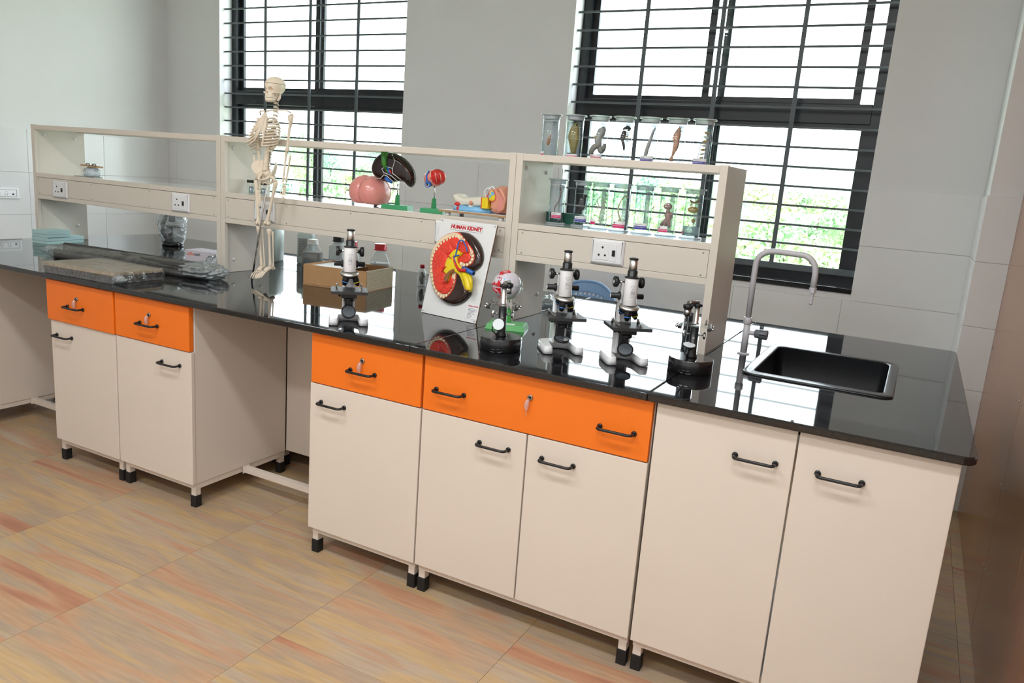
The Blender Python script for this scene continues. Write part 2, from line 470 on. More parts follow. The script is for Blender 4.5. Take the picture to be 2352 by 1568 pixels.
# windows: black sliding frames, panes, steel grille bars
def window(n, x0, x1):
    root = bpy.data.objects.new('window_%d' % n, None); COL.objects.link(root); root['kind'] = 'structure'
    root.location = ((x0+x1)/2, YW+TH/2, ZS)
    L = Matrix.Translation(-root.location)
    def part(mb, name, m, bev=0): mb.M = None; return mb.build(name, m, root, bevel=bev, loc=-root.location)
    FY0, FY1 = YW+.13, YW+.20
    fr = MB(); t = .055
    fr.box(x0, x0+t, FY0, FY1, ZS, ZH); fr.box(x1-t, x1, FY0, FY1, ZS, ZH)
    fr.box(x0+t, x1-t, FY0, FY1, ZS, ZS+.045); fr.box(x0+t, x1-t, FY0, FY1, ZH-t, ZH)
    part(fr, 'frame', M['black_frame'])
    part(MB().box(x0+t, x1-t, FY0-.006, FY1+.006, 1.905, 2.015), 'transom', M['black_frame'], .004)
    xm = (x0+x1)/2
    slide = .07 if n == 2 else 0.0
    for (za, zb, sh) in ((ZS+.045, 1.905, 0.0), (2.015, ZH-t, slide)):
        for k in (0, 1):
            a, b = (x0+t, xm+.03) if k == 0 else (xm-.03-sh, x1-t-sh)
            ya, yb = (FY0+.038, FY0+.062) if k == 0 else (FY0+.008, FY0+.032)
            sf = MB(); s_ = .042
            sf.box(a, a+s_, ya, yb, za, zb); sf.box(b-s_, b, ya, yb, za, zb)
            sf.box(a+s_, b-s_, ya, yb, za, za+s_*.7); sf.box(a+s_, b-s_, ya, yb, zb-s_*.7, zb)
            sash = part(sf, 'sash', M['black_frame'])
            pane = MB().box(a+s_, b-s_, (ya+yb)/2-.002, (ya+yb)/2+.002, za+s_*.7, zb-s_*.7).build('pane', M['pane'], sash)
    gy = YW+.055
    z = 1.105; k = 0
    part(MB().box(x0+.002, x1-.002, gy-.004, gy+.004, 1.062, 1.098), 'grille_flat_bar', M['bar'])
    bar = None
    while z+.1097 < ZH-.05:
        z += .1097
        if bar is None:
            bar = MB().box(-(x1-x0)/2+.002, (x1-x0)/2-.002, -.006, .006, -.006, .006).mesh('grille_bar'); bar.materials.append(M['bar'])
        obj('grille_bar', bar, None, root, Vector(((x0+x1)/2, gy, z))-root.location)
    vb = MB().box(-.0125, .0125, -.004, .004, 1.098, ZH-.02).mesh('grille_upright'); vb.materials.append(M['bar'])
    for q in (1, 2, 3):
        obj('grille_upright', vb, None, root, Vector((x0+(x1-x0)*q/4, gy-.010, 0))-root.location)
    part(MB().box(x0+.001, x1-.001, YW-.012, YW+TH+.03, ZS-.03, ZS-.0005), 'sill', M['granite'], .003)
    return root
window(1, *WIN[0]); window(2, *WIN[1])

# made-up housings and glowing faces for the added fill panels
housing = MB().box(-.6, .6, -.18, .18, 0, .055).mesh('housing', bevel=.006); housing.materials.append(M['white_plastic'])
M['diffuser'] = mat('fill_panel_diffuser', (.9, .9, .88), .4, emit=((1, .94, .86), 3.0))
diff = MB().box(-.56, .56, -.15, .15, -.004, .004).mesh('diffuser'); diff.materials.append(M['diffuser'])
for k, (lx, ly) in enumerate(FILL_PANELS):
    t = thing('added_fill_panel', 'added white rectangular fill panel overhead, standing in for bounced flash', 'ceiling lamp', (lx, ly, CEIL-.055), 0, 'added fill panels')
    obj('housing', housing, None, t); obj('diffuser', diff, None, t)

# tall wooden partition along the right side
def node_wood(name, c0, c1, rough):
    m = bpy.data.materials.new(name); m.use_nodes = True; nt = m.node_tree; b = nt.nodes['Principled BSDF']
    N = nt.nodes.new; L = nt.links.new
    tc = N('ShaderNodeTexCoord'); mp = N('ShaderNodeMapping'); mp.inputs['Scale'].default_value = (20, 20, 1.2); L(tc.outputs['Object'], mp.inputs[0])
    nz = N('ShaderNodeTexNoise'); nz.inputs['Scale'].default_value = 2; nz.inputs['Detail'].default_value = 5; L(mp.outputs[0], nz.inputs['Vector'])
    rp = N('ShaderNodeValToRGB'); rp.color_ramp.elements[0].position = .3; rp.color_ramp.elements[1].position = .75
    rp.color_ramp.elements[0].color = (*c0, 1); rp.color_ramp.elements[1].color = (*c1, 1)
    L(nz.outputs['Fac'], rp.inputs[0]); L(rp.outputs[0], b.inputs['Base Color']); b.inputs['Roughness'].default_value = rough
    b.inputs['IOR'].default_value = 1.5
    return m
M['laminate'] = node_wood('brown_laminate', (.27, .105, .045), (.38, .16, .07), .22)
M['laminate_edge'] = node_wood('pale_laminate_edge', (.5, .27, .17), (.58, .33, .22), .3)
PX = 3.35
part_ = thing('wooden_partition', 'tall glossy brown wooden partition panel beyond the sink end of the bench', 'partition', (PX+.04, 0, 0))
def pp(mb, name, m, bev=0, par=None): return mb.build(name, m, par or part_, bevel=bev, loc=(-(PX+.04), 0, 0) if par is None else None)
edges = [2.17, .913, -.33]
for k in range(2):
    pp(MB().box(PX, PX+.03, edges[k+1]+.0012, edges[k]-.0012, .004, 3.28), 'panel', M['laminate'], .001)
pp(MB().box(PX-.0005, PX+.03, 2.172, 2.19, .004, 3.28), 'edge_strip', M['laminate_edge'], .001)
pp(MB().box(PX+.03, PX+.06, -.32, 2.15, .004, 3.28), 'backing_frame', M['laminate_edge'])
sc = MB().lathe([(.0045, 0), (.0045, .0012), (.002, .002)], 8).mesh('screw'); sc.materials.append(M['steel'])
for y in (2.15, 2.1, .935, .89, -.31):
    for z in (.25, .55, .85, 1.15, 1.45, 1.75): obj('screw', sc, None, part_, (-.04, y, z+(.012 if y < 2.12 else 0)), (0, -PI/2, 0))
# ================================================================== the bench
ZT = .90                       # worktop surface
CB = .878                      # underside of the stone
YB = 1.575                     # far edge
def rrect(x0, x1, y0, y1, r, n=5):
    out = []
    for cx, cy, a0 in ((x1-r, y1-r, 0), (x0+r, y1-r, PI/2), (x0+r, y0+r, PI), (x1-r, y0+r, 1.5*PI)):
        for k in range(n+1):
            a = a0+PI/2*k/n; out.append((cx+r*math.cos(a), cy+r*math.sin(a)))
    return out
wt = thing('worktop', 'long polished black granite worktop of the laboratory bench', 'worktop', (.7, .775, CB))
def wslab(x0, x1, hole=None, rr=0):
    mb = MB()
    if hole is None:
        mb.box(x0, x1, -.025, YB, CB, ZT)
        o = mb.build('slab', M['worktop'], wt, bevel=.004, seg=3, loc=(-.7, -.775, -CB)); return o
    bm = bmesh.new()
    outer = [(x0, -.025)] + [(x1-.03+.03*math.cos(a), -.025+.03+.03*math.sin(a)) for a in (-PI/2, -PI/3, -PI/6, 0)] + \
            [(x1-.03+.03*math.cos(a), YB-.03+.03*math.sin(a)) for a in (0, PI/6, PI/3, PI/2)] + [(x0, YB)]
    inner = rrect(*hole, .035)
    vo = [bm.verts.new((p[0], p[1], ZT)) for p in outer]; vi = [bm.verts.new((p[0], p[1], ZT)) for p in inner]
    eo = [bm.edges.new((vo[i], vo[(i+1) % len(vo)])) for i in range(len(vo))]
    ei = [bm.edges.new((vi[i], vi[(i+1) % len(vi)])) for i in range(len(vi))]
    bmesh.ops.triangle_fill(bm, use_beauty=True, use_dissolve=False, edges=eo+ei)
    for f in bm.faces:
        if f.normal.z < 0: f.normal_flip()
    r = bmesh.ops.extrude_face_region(bm, geom=list(bm.faces))
    bmesh.ops.translate(bm, verts=[v for v in r['geom'] if isinstance(v, bmesh.types.BMVert)], vec=(0, 0, CB-ZT))
    bmesh.ops.recalc_face_normals(bm, faces=bm.faces)
    es = [e for e in bm.edges if len(e.link_faces) == 2 and e.calc_face_angle(0) > 1.2]
    bmesh.ops.bevel(bm, geom=es, offset=.004, segments=3, affect='EDGES')
    me = bpy.data.meshes.new('slab'); bm.to_mesh(me); bm.free()
    return obj('slab', me, M['worktop'], wt, (-.7, -.775, -CB))
wslab(-1.794, -.1); wslab(-.0985, 1.5185); wslab(1.520, 2.349)
wslab(2.3505, 3.175, hole=(2.527, 2.957, .462, 1.04))

# sink: black moulded basin with a raised lip
M['sink'] = mat('black_sink', (.010, .0105, .012), .22, var=.2, spec=.35)
sk = thing('sink', 'rectangular black laboratory sink sunk into the worktop end', 'sink', (2.742, .75, ZT))
lo, li = rrect(2.512, 2.972, .445, 1.057, .04), rrect(2.545, 2.941, .495, 1.02, .03)
mb = MB(); n = len(lo)
def ring(poly, z): return [(p[0], p[1], z) for p in poly]
def grow(poly, d):
    c = Vector((2.742, .757)); return [((p[0]-c.x)*(1+d/.2)+c.x, (p[1]-c.y)*(1+d/.28)+c.y) for p in poly]
rings = [ring(lo, ZT+.0008), ring(lo, ZT+.004), ring(grow(lo, -.004), ZT+.006), ring(grow(li, .004), ZT+.0055), ring(li, ZT+.002)]
vs = sum(rings, []); fs = []
for k in range(len(rings)-1):
    for i in range(n): fs.append((k*n+i, k*n+(i+1) % n, (k+1)*n+(i+1) % n, (k+1)*n+i))
mb._add(vs, fs, True)
mb.build('rim', M['sink'], sk, loc=(-2.742, -.75, -ZT))
mb = MB(); b1 = grow(li, -.012)
rings = [ring(li, ZT+.002), ring(li, ZT-.02), ring(b1, ZT-.17), ring(grow(li, -.03), ZT-.19)]
vs = sum(rings, []); fs = []
for k in range(len(rings)-1):
    for i in range(n): fs.append((k*n+i, k*n+(i+1) % n, (k+1)*n+(i+1) % n, (k+1)*n+i))
fs.append([3*n+i for i in range(n)])
mb._add(vs, fs, True)
basin = mb.build('basin', M['sink'], sk, loc=(-2.742, -.75, -ZT))
mb = MB().lathe([(.03, 0), (.03, .003), (.022, .004)], 20, (2.742, .757, ZT-.1895))
mb.build('drain', M['steel'], basin)

# swan-neck water tap
M['tap'] = mat('grey_tap_coat', (.55, .54, .565), .3, var=.02)
M['tap_dark'] = mat('dark_grey_plastic', (.14, .15, .17), .4, var=.05)
tp = thing('water_tap', 'grey swan-neck laboratory water tap beside the sink', 'tap', (2.455, .78, ZT))
MB().lathe([(.022, 0), (.022, .002), (.015, .005), (.0125, .006)], 20).build('base_flange', M['tap'], tp)
MB().cyl((0, 0, .004), (0, 0, .125), .0125, n=16).build('valve_body', M['tap'], tp)
MB().lathe([(.0135, .112), (.0155, .114), (.0155, .136), (.0135, .138)], 14).build('lower_collar', M['tap'], tp)
arc = [(0, 0, .13), (0, 0, .30)]
for k in range(1, 8): a = PI/2*k/8; arc.append((.055-.055*math.cos(a), 0, .33+.055*math.sin(a)))
arc += [(.07, 0, .386), (.135, 0, .384)]
for k in range(1, 8): a = PI/2*k/8; arc.append((.15+.055*math.sin(a), 0, .329+.055*math.cos(a)))
arc += [(.206, 0, .32), (.206, 0, .262)]
MB().tube(arc, .0105, 14).build('swan_neck', M['tap'], tp)
nz = MB().lathe([(.0125, 0), (.0125, .018), (.011, .02)], 6, (.206, 0, .255), smooth=False).build('outlet_nut', M['tap'], tp)
MB().lathe([(.004, 0), (.0062, .004), (.0062, .01), (.0048, .013), (.0066, .017), (.0066, .023), (.005, .026), (.0072, .031), (.0072, .037), (.005, .044)], 14, (.206, 0, .213)).build('hose_nozzle', M['tap'], tp)
MB().cyl((.008, 0, .082), (.036, 0, .082), .009, n=14).build('valve_stem', M['tap'], tp)
mb = MB(); mb.M = rotM(0, PI/2, 0, (.03, 0, .082)); mb.lathe([(.012, 0), (.0165, .003), (.0175, .03), (.0185, .045), (.016, .047)], 18)
kn = mb.build('knob', M['tap_dark'], tp)
for k in range(6):
    a = PI*2*k/6; MB().cbox((.062, .0178*math.cos(a), .082+.0178*math.sin(a)), (.026, .003, .003)).build('grip_rib', M['black_plastic'], kn)

# --- cabinets
handle_mb = MB()
def handle_path(w=.108, p=.032, r=.012):
    pts = [(-w/2, 0, 0), (-w/2, -p+r, 0)]
    for k in range(1, 5): a = PI/2*k/5; pts.append((-w/2+r-r*math.cos(a), -p+r-r*math.sin(a), 0))
    pts.append((-w/2+r, -p, 0)); pts.append((w/2-r, -p, 0))
    for k in range(1, 5): a = PI/2*k/5; pts.append((w/2-r+r*math.sin(a), -p+r-r*math.cos(a), 0))
    pts += [(w/2, -p+r, 0), (w/2, 0, 0)]
    return pts
handle_mb.tube(handle_path(), .0047, 10)
for s_ in (-1, 1): handle_mb.tube([(s_*.054, .001, 0), (s_*.054, -.004, 0), (s_*.054, -.006, 0)], [.0085, .0085, .006], 12)
HANDLE = handle_mb.mesh('handle'); HANDLE.materials.append(M['black_plastic'])
M['key_tag'] = clear('clear_key_tag', (.95, .85, .8), f0=.1, edge=.6, body=.2)
LOCK = MB(); LOCK.M = rotM(PI/2, 0, 0); LOCK.lathe([(.0095, 0), (.0095, .003), (.008, .0045)], 16); LOCK = LOCK.mesh('lock'); LOCK.materials.append(M['steel'])
LOCKC = MB(); LOCKC.M = rotM(PI/2, 0, 0); LOCKC.lathe([(.005, .004), (.005, .007), (.0035, .0075)], 12); LOCKC = LOCKC.mesh('keyhole_barrel'); LOCKC.materials.append(M['black_rubber'])
KEY = MB(); KEY.tube([(0, -.008, 0), (-.004, -.012, -.012), (-.006, -.012, -.03), (-.006, -.010, -.042)], [.0022, .0075, .0085, .003], 10)
KEY.tube([(-.006, -.010, -.042), (-.006, -.010, -.060)], .0014, 6); KEY = KEY.mesh('key_in_wrapper'); KEY.materials.append(M['key_tag'])
def lock(par, x, z, y):
    l = obj('lock', LOCK, None, par, (x, y, z)); obj('keyhole_barrel', LOCKC, None, l); obj('key_in_wrapper', KEY, None, l)

ZB, ZD, DEP = .108, .683, .54
def cabinet(label, x0, x1, drawers, doors, dout=0.0, deep=DEP, hollow=False):
    """drawers: list of (x0,x1,[handle x],[lock x]); doors: list of (x0,x1,handle x, top z)"""
    cx = (x0+x1)/2
    t = thing('base_cabinet', label, 'cabinet', (cx, 0, 0))
    def p(mb, name, m, bev=0, par=None): return mb.build(name, m, par or t, bevel=bev, loc=(-cx, 0, 0) if par is None else (0, 0, 0))
    if hollow:
        c_ = MB().box(x0+.002, x0+.018, .021, deep, ZB, CB-.001); c_.box(x1-.018, x1-.002, .021, deep, ZB, CB-.001)
        c_.box(x0+.018, x1-.018, .021, deep, ZB, ZB+.016)
        p(c_, 'carcass', M['cream'], .0015)
    else:
        p(MB().box(x0+.002, x1-.002, .021, deep, ZB, CB-.001), 'carcass', M['cream'], .0015)
    for (a, b, hs, ls) in drawers:
        d = p(MB().box(a+.002, b-.002, -dout, .0185, ZD+.0035, .872), 'drawer', M['orange'], .0025)
        for hx in hs: obj('handle', HANDLE, None, d, (hx, -dout, .765))
        for lx in ls: lock(d, lx, .806, -dout)
    for (a, b, hx, zt) in doors:
        d = p(MB().box(a+.0015, b-.0015, .001, .0185, ZB, zt), 'door', M['cream'], .0025)
        obj('handle', HANDLE, None, d, (hx, .001, .618 if zt < .7 else .770))
    # tube frame and feet
    tb = .026
    fr = MB()
    fr.box(x0+.006, x1-.006, .022, .022+tb, ZB-.026, ZB-.0005); fr.box(x0+.006, x1-.006, deep-tb, deep, ZB-.026, ZB-.0005)
    fr.box(x0+.006, x0+.006+tb, .022+tb, deep-tb, ZB-.026, ZB-.0005); fr.box(x1-.006-tb, x1-.006, .022+tb, deep-tb, ZB-.026, ZB-.0005)
    p(fr, 'base_frame', M['cream'])
    for fx in (x0+.008, x1-.008-tb):
        for fy in (.022, deep-tb):
            l = p(MB().box(fx, fx+tb, fy, fy+tb, .048, ZB-.026), 'leg', M['cream'])
            MB().box(fx-.003, fx+tb+.003, fy-.003, fy+tb+.003, 0, .052).build('rubber_foot', M['black_rubber'], l, bevel=.002)
    return t
cabinet('cream base cabinet at the far left end of the bench, mostly hidden', -1.70, -1.16, [], [(-1.70, -1.16, -1.3, .872)])
cabinet('narrow cream cabinet with orange drawer, leftmost of the orange-drawer cabinets', -.50, -.038,
        [(-.506, -.036, [-.296], [-.285])], [(-.498, -.040, -.398, ZD)], dout=.008)
cabinet('narrow cream cabinet with orange drawer left of the open knee space', -.034, .432,
        [(-.032, .429, [.186], [.190])], [(-.036, .434, .312, ZD)], dout=.004)
cabinet('narrow cream cabinet with orange drawer right of the open knee space', 1.068, 1.562,
        [(1.070, 1.560, [1.308], [1.306])], [(1.067, 1.562, 1.176, ZD)])
cabinet('wide cream two-door cabinet under the double-handled orange drawer', 1.565, 2.368,
        [(1.566, 2.366, [1.674, 2.262], [1.969])], [(1.565, 1.9675, 1.852, ZD), (1.9695, 2.368, 2.080, ZD)])
cabinet('plain cream two-door cabinet under the sink without any drawer', 2.374, 3.147,
        [], [(2.374, 2.765, 2.664, .872), (2.767, 3.147, 2.881, .872)], hollow=True)
# cabinets of the far side, back to back
def rear(label, x0, x1):
    cx = (x0+x1)/2
    t = thing('rear_cabinet', label, 'cabinet', (cx, 1.3, 0))
    MB().box(x0, x1, .60, 1.53, ZB, CB-.001).build('carcass', M['cream'], t, bevel=.0015, loc=(-cx, -1.3, 0))
    for k in range(2):
        a = x0+(x1-x0)*k/2; b = x0+(x1-x0)*(k+1)/2
        d = MB().box(a+.002, b-.002, 1.531, 1.549, ZB, .872).build('door', M['cream'], t, bevel=.002, loc=(-cx, -1.3, 0))
        obj('handle', HANDLE, None, d, ((a+b)/2, 1.549, .72), (0, 0, PI))
    for fx in (x0+.008, x1-.034):
        for fy in (.602, 1.50):
            l = MB().box(fx, fx+.026, fy, fy+.026, .048, ZB).build('leg', M['cream'], t, loc=(-cx, -1.3, 0))
            MB().box(fx-.003, fx+.029, fy-.003, fy+.029, 0, .052).build('rubber_foot', M['black_rubber'], l)
rear('cream rear cabinet seen through the open knee space', .34, 1.22)
rear('cream rear cabinet behind the two narrow left cabinets', -.50, .30)
rear('cream rear cabinet behind the wide two-door cabinet', 1.30, 2.36)
rear('cream rear cabinet seen through the far left knee space', -1.50, -.56)
for (a, b, lab) in ((.4335, 1.0665, 'cream back panel closing the knee space between the cabinets'), (-1.1585, -.5015, 'cream back panel closing the far left knee space')):
    t = thing('modesty_panel', lab, 'panel', ((a+b)/2, .552, ZB)); L_ = (b-a)/2
    MB().box(-L_, L_, -.009, .009, .004, CB-ZB-.002).build('board', M['cream'], t, bevel=.001)
    for s_ in (-1, 1): MB().box(s_*(L_-.014)-.013, s_*(L_-.014)+.013, .0095, .035, .004, CB-ZB-.002).build('batten', M['cream'], t)
# foot rails across the knee spaces
for (a, b, lab) in ((.434, 1.066, 'cream square foot rail across the knee space between the cabinets'), (-1.158, -.502, 'cream square foot rail at the far left knee space')):
    t = thing('foot_rail', lab, 'foot rail', ((a+b)/2, .29, .095)); L_ = (b-a)/2
    MB().box(-L_+.004, L_-.004, -.014, .014, -.013, .013).build('rail', M['cream'], t, bevel=.001)
    for s_ in (-1, 1): MB().box(s_*(L_-.002)-.002, s_*(L_-.002)+.002, -.018, .018, -.017, .017).build('end_plate', M['cream'], t)

# --- reagent racks on the worktop
RY0, RY1 = .635, .946
RZ = [1.152, 1.176, 1.275, 1.300, 1.542, 1.568]
M['shelf_glass'] = clear('shelf_glass', (.93, .985, .97), f0=.05, edge=.8, power=3)
M['shelf_top'] = mat('glossy_shelf_board', (.68, .70, .68), .1, var=.02, coat=.6)
PIN = MB(); PIN.M = rotM(0, PI/2, 0); PIN.lathe([(.0075, 0), (.0075, .004), (.005, .006), (.002, .0055)], 14); PIN = PIN.mesh('cover_cap'); PIN.materials.append(M['white_plastic'])
SCR = MB(); SCR.M = rotM(PI/2, 0, 0); SCR.lathe([(.0032, 0), (.0032, .001), (.0018, .002)], 8); SCR = SCR.mesh('screw'); SCR.materials.append(M['steel'])
# power outlet plate
SOCK_PLATE = MB().pillow(rrect(-.066, .066, -.048, .048, .006), 0, .011, .01, 4).mesh('outlet_plate'); SOCK_PLATE.materials.append(M['white_plastic'])
SOCK_INS = MB().box(-.045, .008, -.03, .032, .0105, .0125).mesh('outlet_insert', bevel=.001); SOCK_INS.materials.append(M['white_plastic'])
SOCK_SW = MB().box(.016, .038, -.032, .032, .0105, .0125).mesh('switch_insert', bevel=.001); SOCK_SW.materials.append(M['white_plastic'])
ROCK = MB().box(.0215, .0335, -.012, .010, .0125, .016).mesh('rocker_switch', bevel=.001); ROCK.materials.append(M['black_plastic'])
HOLE = MB().cyl((0, 0, .0122), (0, 0, .0130), .0042, n=10).mesh('pin_hole'); HOLE.materials.append(M['black_rubber'])
def socket(par, x, z, y):
    s_ = obj('outlet_plate', SOCK_PLATE, None, par, (x, y, z), (PI/2, 0, 0))
    obj('outlet_insert', SOCK_INS, None, s_); obj('switch_insert', SOCK_SW, None, s_); obj('rocker_switch', ROCK, None, s_)
    for hx, hy in ((-.018, .017), (-.031, -.012), (-.006, -.012)): obj('pin_hole', HOLE, None, s_, (hx, hy, 0))
def rack(label, x0, x1, socks, nscr):
    cx = (x0+x1)/2
    t = thing('reagent_rack', label, 'rack', (cx, (RY0+RY1)/2, ZT))
    off = (-cx, -(RY0+RY1)/2, -ZT); W_ = .028
    def p(mb, name, m, bev=.0015): return mb.build(name, m, t, bevel=bev, loc=off)
    for k, (a, b) in enumerate(((x0, x0+W_), (x1-W_, x1))):
        p(MB().box(a, b, RY0, RY0+.02, ZT, RZ[5]+.002), 'post', M['rack'])
        ia, ib = (a, a+.016) if k == 0 else (b-.016, b)
        sd = p(MB().box(ia, ib, RY0+.02, RY1, ZT+.0005, RZ[5]), 'side_panel', M['rack'])
        xi = ib if k == 0 else ia
        for yy, zz in ((.70, 1.515), (.885, 1.505), (.70, .965), (.885, .99)):
            obj('cover_cap', PIN, None, sd, (xi, yy, zz), (0, 0, 0 if k == 0 else PI))
        ex = x0 if k == 0 else x1
    a, b = x0+W_, x1-W_; pa, pb = x0+.0165, x1-.0165
    p(MB().box(a, b, RY0+.001, RY0+.02, RZ[4], RZ[5]), 'top_rail', M['rack'])
    p(MB().box(pa, pb, RY1-.02, RY1, RZ[4], RZ[5]), 'back_rail', M['rack'])
    p(MB().box(pa, pb, RY0+.0205, RY1-.0205, RZ[5]-.010, RZ[5]-.002), 'glass_top', M['shelf_glass'], 0)
    p(MB().box(a, b, RY0+.001, RY0+.02, RZ[2]+.0008, RZ[3]), 'shelf_rail', M['rack'])
    p(MB().box(pa, pb, RY0+.0205, RY1, RZ[3]-.016, RZ[3]-.001), 'shelf_board', M['shelf_top'], .001)
    fa = p(MB().box(a+.0015, b-.0015, RY0+.002, RY0+.016, RZ[1]+.001, RZ[2]-.001), 'fascia', M['rack'], .001)
    p(MB().box(a, b, RY0+.001, RY0+.02, RZ[0], RZ[1]), 'lower_rail', M['rack'])
    p(MB().box(pa, pb, RY0+.0205, RY1-.02, RZ[0], RZ[0]+.002), 'duct_floor', M['rack'], 0)
    p(MB().box(pa, pb, RY1-.018, RY1-.002, RZ[0], RZ[2]), 'duct_back', M['rack'], 0)
    for k in range(nscr):
        xx = a+.022+(b-a-.044)*k/(nscr-1)
        for zz in (RZ[1]+.009, RZ[2]-.011): obj('screw', SCR, None, fa, (xx, RY0+.002, zz))
    for sx, sz in socks: 
        socket(fa, sx, sz, RY0+.002)
    return t
rack('empty long cream rack with glass shelves at the left end of the bench', -1.6365, -.107, [(-1.385, 1.217), (-.39, 1.223)], 4)
rack('long cream middle rack carrying the brain, liver and ear models', -.105, 1.5228, [(.19, 1.229), (1.228, 1.229)], 5)
rack('short cream rack carrying two rows of specimen jars', 1.5244, 2.346, [(1.939, 1.227)], 2)
# ================================================================== things on the bench, part 1
# ---- student microscopes
M['scope_black'] = mat('microscope_black', (.014, .014, .016), .32, var=.2, bump=.05, bscale=400)
M['stage_black'] = mat('stage_black', (.03, .032, .034), .38, var=.2)
M['lens'] = mat('lens_glass', (.35, .4, .45), .05, var=.05, metal=.6)
M['ink'] = mat('grey_print', (.32, .33, .36), .6)
M['blue_ring'] = mat('blue_ring', (.05, .25, .7), .35)
M['yellow_ring'] = mat('yellow_ring', (.75, .55, .04), .35)
def microscope(label, loc, rz, turret, mirror):
    t = thing('microscope', label, 'microscope', loc, rz, 'student microscopes')
    # horseshoe foot, open towards the user (-y)
    out = []
    for k in range(13): a = PI*k/12; out.append((.071*math.cos(a), .035+.045*math.sin(a)))
    left = [(-.071, -.06), (-.064, -.07), (-.044, -.07), (-.038, -.062)]
    inn = []
    for k in range(9): a = PI-PI*k/8; inn.append((.034*math.cos(a), .005+.028*math.sin(a)))
    right = [(.038, -.062), (.044, -.07), (.064, -.07), (.071, -.06)]
    MB().pillow(out+left+inn+right, .002, .026, .004, 3, flat=True).build('foot', M['white_enamel'], t)
    # limb: two cheeks rising behind the stage, leaning into the arm
    for s_ in (-1, 1):
        pr = [(.016, .022), (.064, .022), (.060, .07), (.052, .12), (.054, .17), (.048, .225), (.028, .262), (.012, .262), (.018, .20), (.026, .16), (.022, .12), (.014, .09)]
        mb = MB(); mb.M = Matrix(((0, 0, 1, 0), (1, 0, 0, 0), (0, 1, 0, 0), (0, 0, 0, 1)))
        mb.prism(pr, s_*.019-.0045, s_*.019+.0045); mb.build('limb', M['white_enamel'], t, bevel=.0025)
    MB().box(-.0148, .0148, .034, .055, .02, .24).build('limb_web', M['white_enamel'], t, bevel=.002)
    MB().box(-.014, .014, .0, .0335, .035, .12).build('substage_post', M['scope_black'], t, bevel=.002)
    tube = MB().lathe([(.0215, .193), (.0225, .195), (.0225, .281), (.0215, .284)], 28, (0, -.012, 0)).build('body_tube', M['white_enamel'], t)
    # print on the tube
    e = []
    for k in range(24): a = 2*PI*k/24; e.append((math.sin(.30*math.cos(a))*.02268, -.012-math.cos(.30*math.cos(a))*.0229, .257+.0035*math.sin(a)))
    MB().tube(e, .00035, 4, closed=True).build('oval_emblem', M['ink'], tube)
    def onT(a, z): return (math.sin(a)*.0227, -.012-math.cos(a)*.0229, z)
    sq = [onT(a, z) for a, z in ((-.24, .229), (-.12, .227), (.12, .227), (.24, .229), (.26, .236), (.24, .243), (.12, .245), (-.12, .245), (-.24, .243), (-.26, .236))]
    MB().tube(sq, .0004, 4, closed=True).build('mark_frame', M['ink'], tube)
    text('mark_letters', 'ISI', .012, M['ink'], tube, (0, -.0352, .236), align='CENTER')
    for z, hw in ((.222, .28), (.2495, .16)):
        MB().tube([onT(-hw, z), onT(-hw/2, z), onT(0, z), onT(hw/2, z), onT(hw, z)], .0005, 4).build('print_line', M['ink'], tube)
    MB().lathe([(.0245, .283), (.0245, .287), (.0185, .2885), (.0165, .290), (.0165, .307), (.015, .308)], 24, (0, -.012, 0)).build('tube_collar', M['scope_black'], t)
    ey = MB().lathe([(.0138, .305), (.0138, .344)], 24, (0, -.012, 0)).build('eyepiece_tube', M['satin'], t)
    MB().lathe([(.0152, .344), (.0152, .347), (.013, .349), (.008, .349), (.0075, .347)], 24, (0, -.012, 0)).build('eyepiece_rim', M['scope_black'], ey)
    # rack block between tube and limb
    MB().box(-.011, .011, .0095, .034, .20, .272).build('rack_slide', M['scope_black'], t, bevel=.001)
    for s_ in (-1, 1):
        MB().cyl((s_*.010, .020, .265), (s_*.036, .020, .265), .0045, n=12).build('axle', M['chrome'], t)
        mb = MB(); mb.M = rotM(0, s_*PI/2, 0, (s_*.034, .020, .265))
        mb.lathe([(.006, -.004), (.008, 0), (.0165, .003), (.0185, .006), (.0185, .014), (.0165, .0165)], 24)
        k_ = mb.build('coarse_knob', M['scope_black'], t)
        mb = MB(); mb.M = rotM(0, s_*PI/2, 0, (s_*.034, .020, .265)); mb.lathe([(.006, .0164), (.006, .0172)], 16); mb.build('knob_cap', M['white_plastic'], k_)
        mb = MB(); mb.M = rotM(0, s_*PI/2, 0, (s_*.024, .024, .218)); mb.lathe([(.014, 0), (.014, .005), (.0095, .007), (.0095, .031), (.0085, .032)], 20)
        k_ = mb.build('fine_knob', M['scope_black'], t)
        mb = MB(); mb.M = rotM(0, s_*PI/2, 0, (s_*.024, .024, .218)); mb.lathe([(.0068, .0318), (.0068, .0326)], 16); mb.build('knob_cap', M['white_plastic'], k_)
    # revolving nosepiece, tilted, with three objectives
    N = rotM(math.radians(13), 0, 0, (0, -.012, .186)); mb = MB(); mb.M = N
    mb.lathe([(.030, -.003), (.034, 0), (.034, .004), (.028, .008), (.02, .009)], 30)
    ns = mb.build('nosepiece', M['satin'], t)
    mb = MB(); mb.M = N; mb.lathe([(.022, -.012), (.0325, -.004), (.0325, -.0005)], 30); mb.build('turret', M['scope_black'], ns)
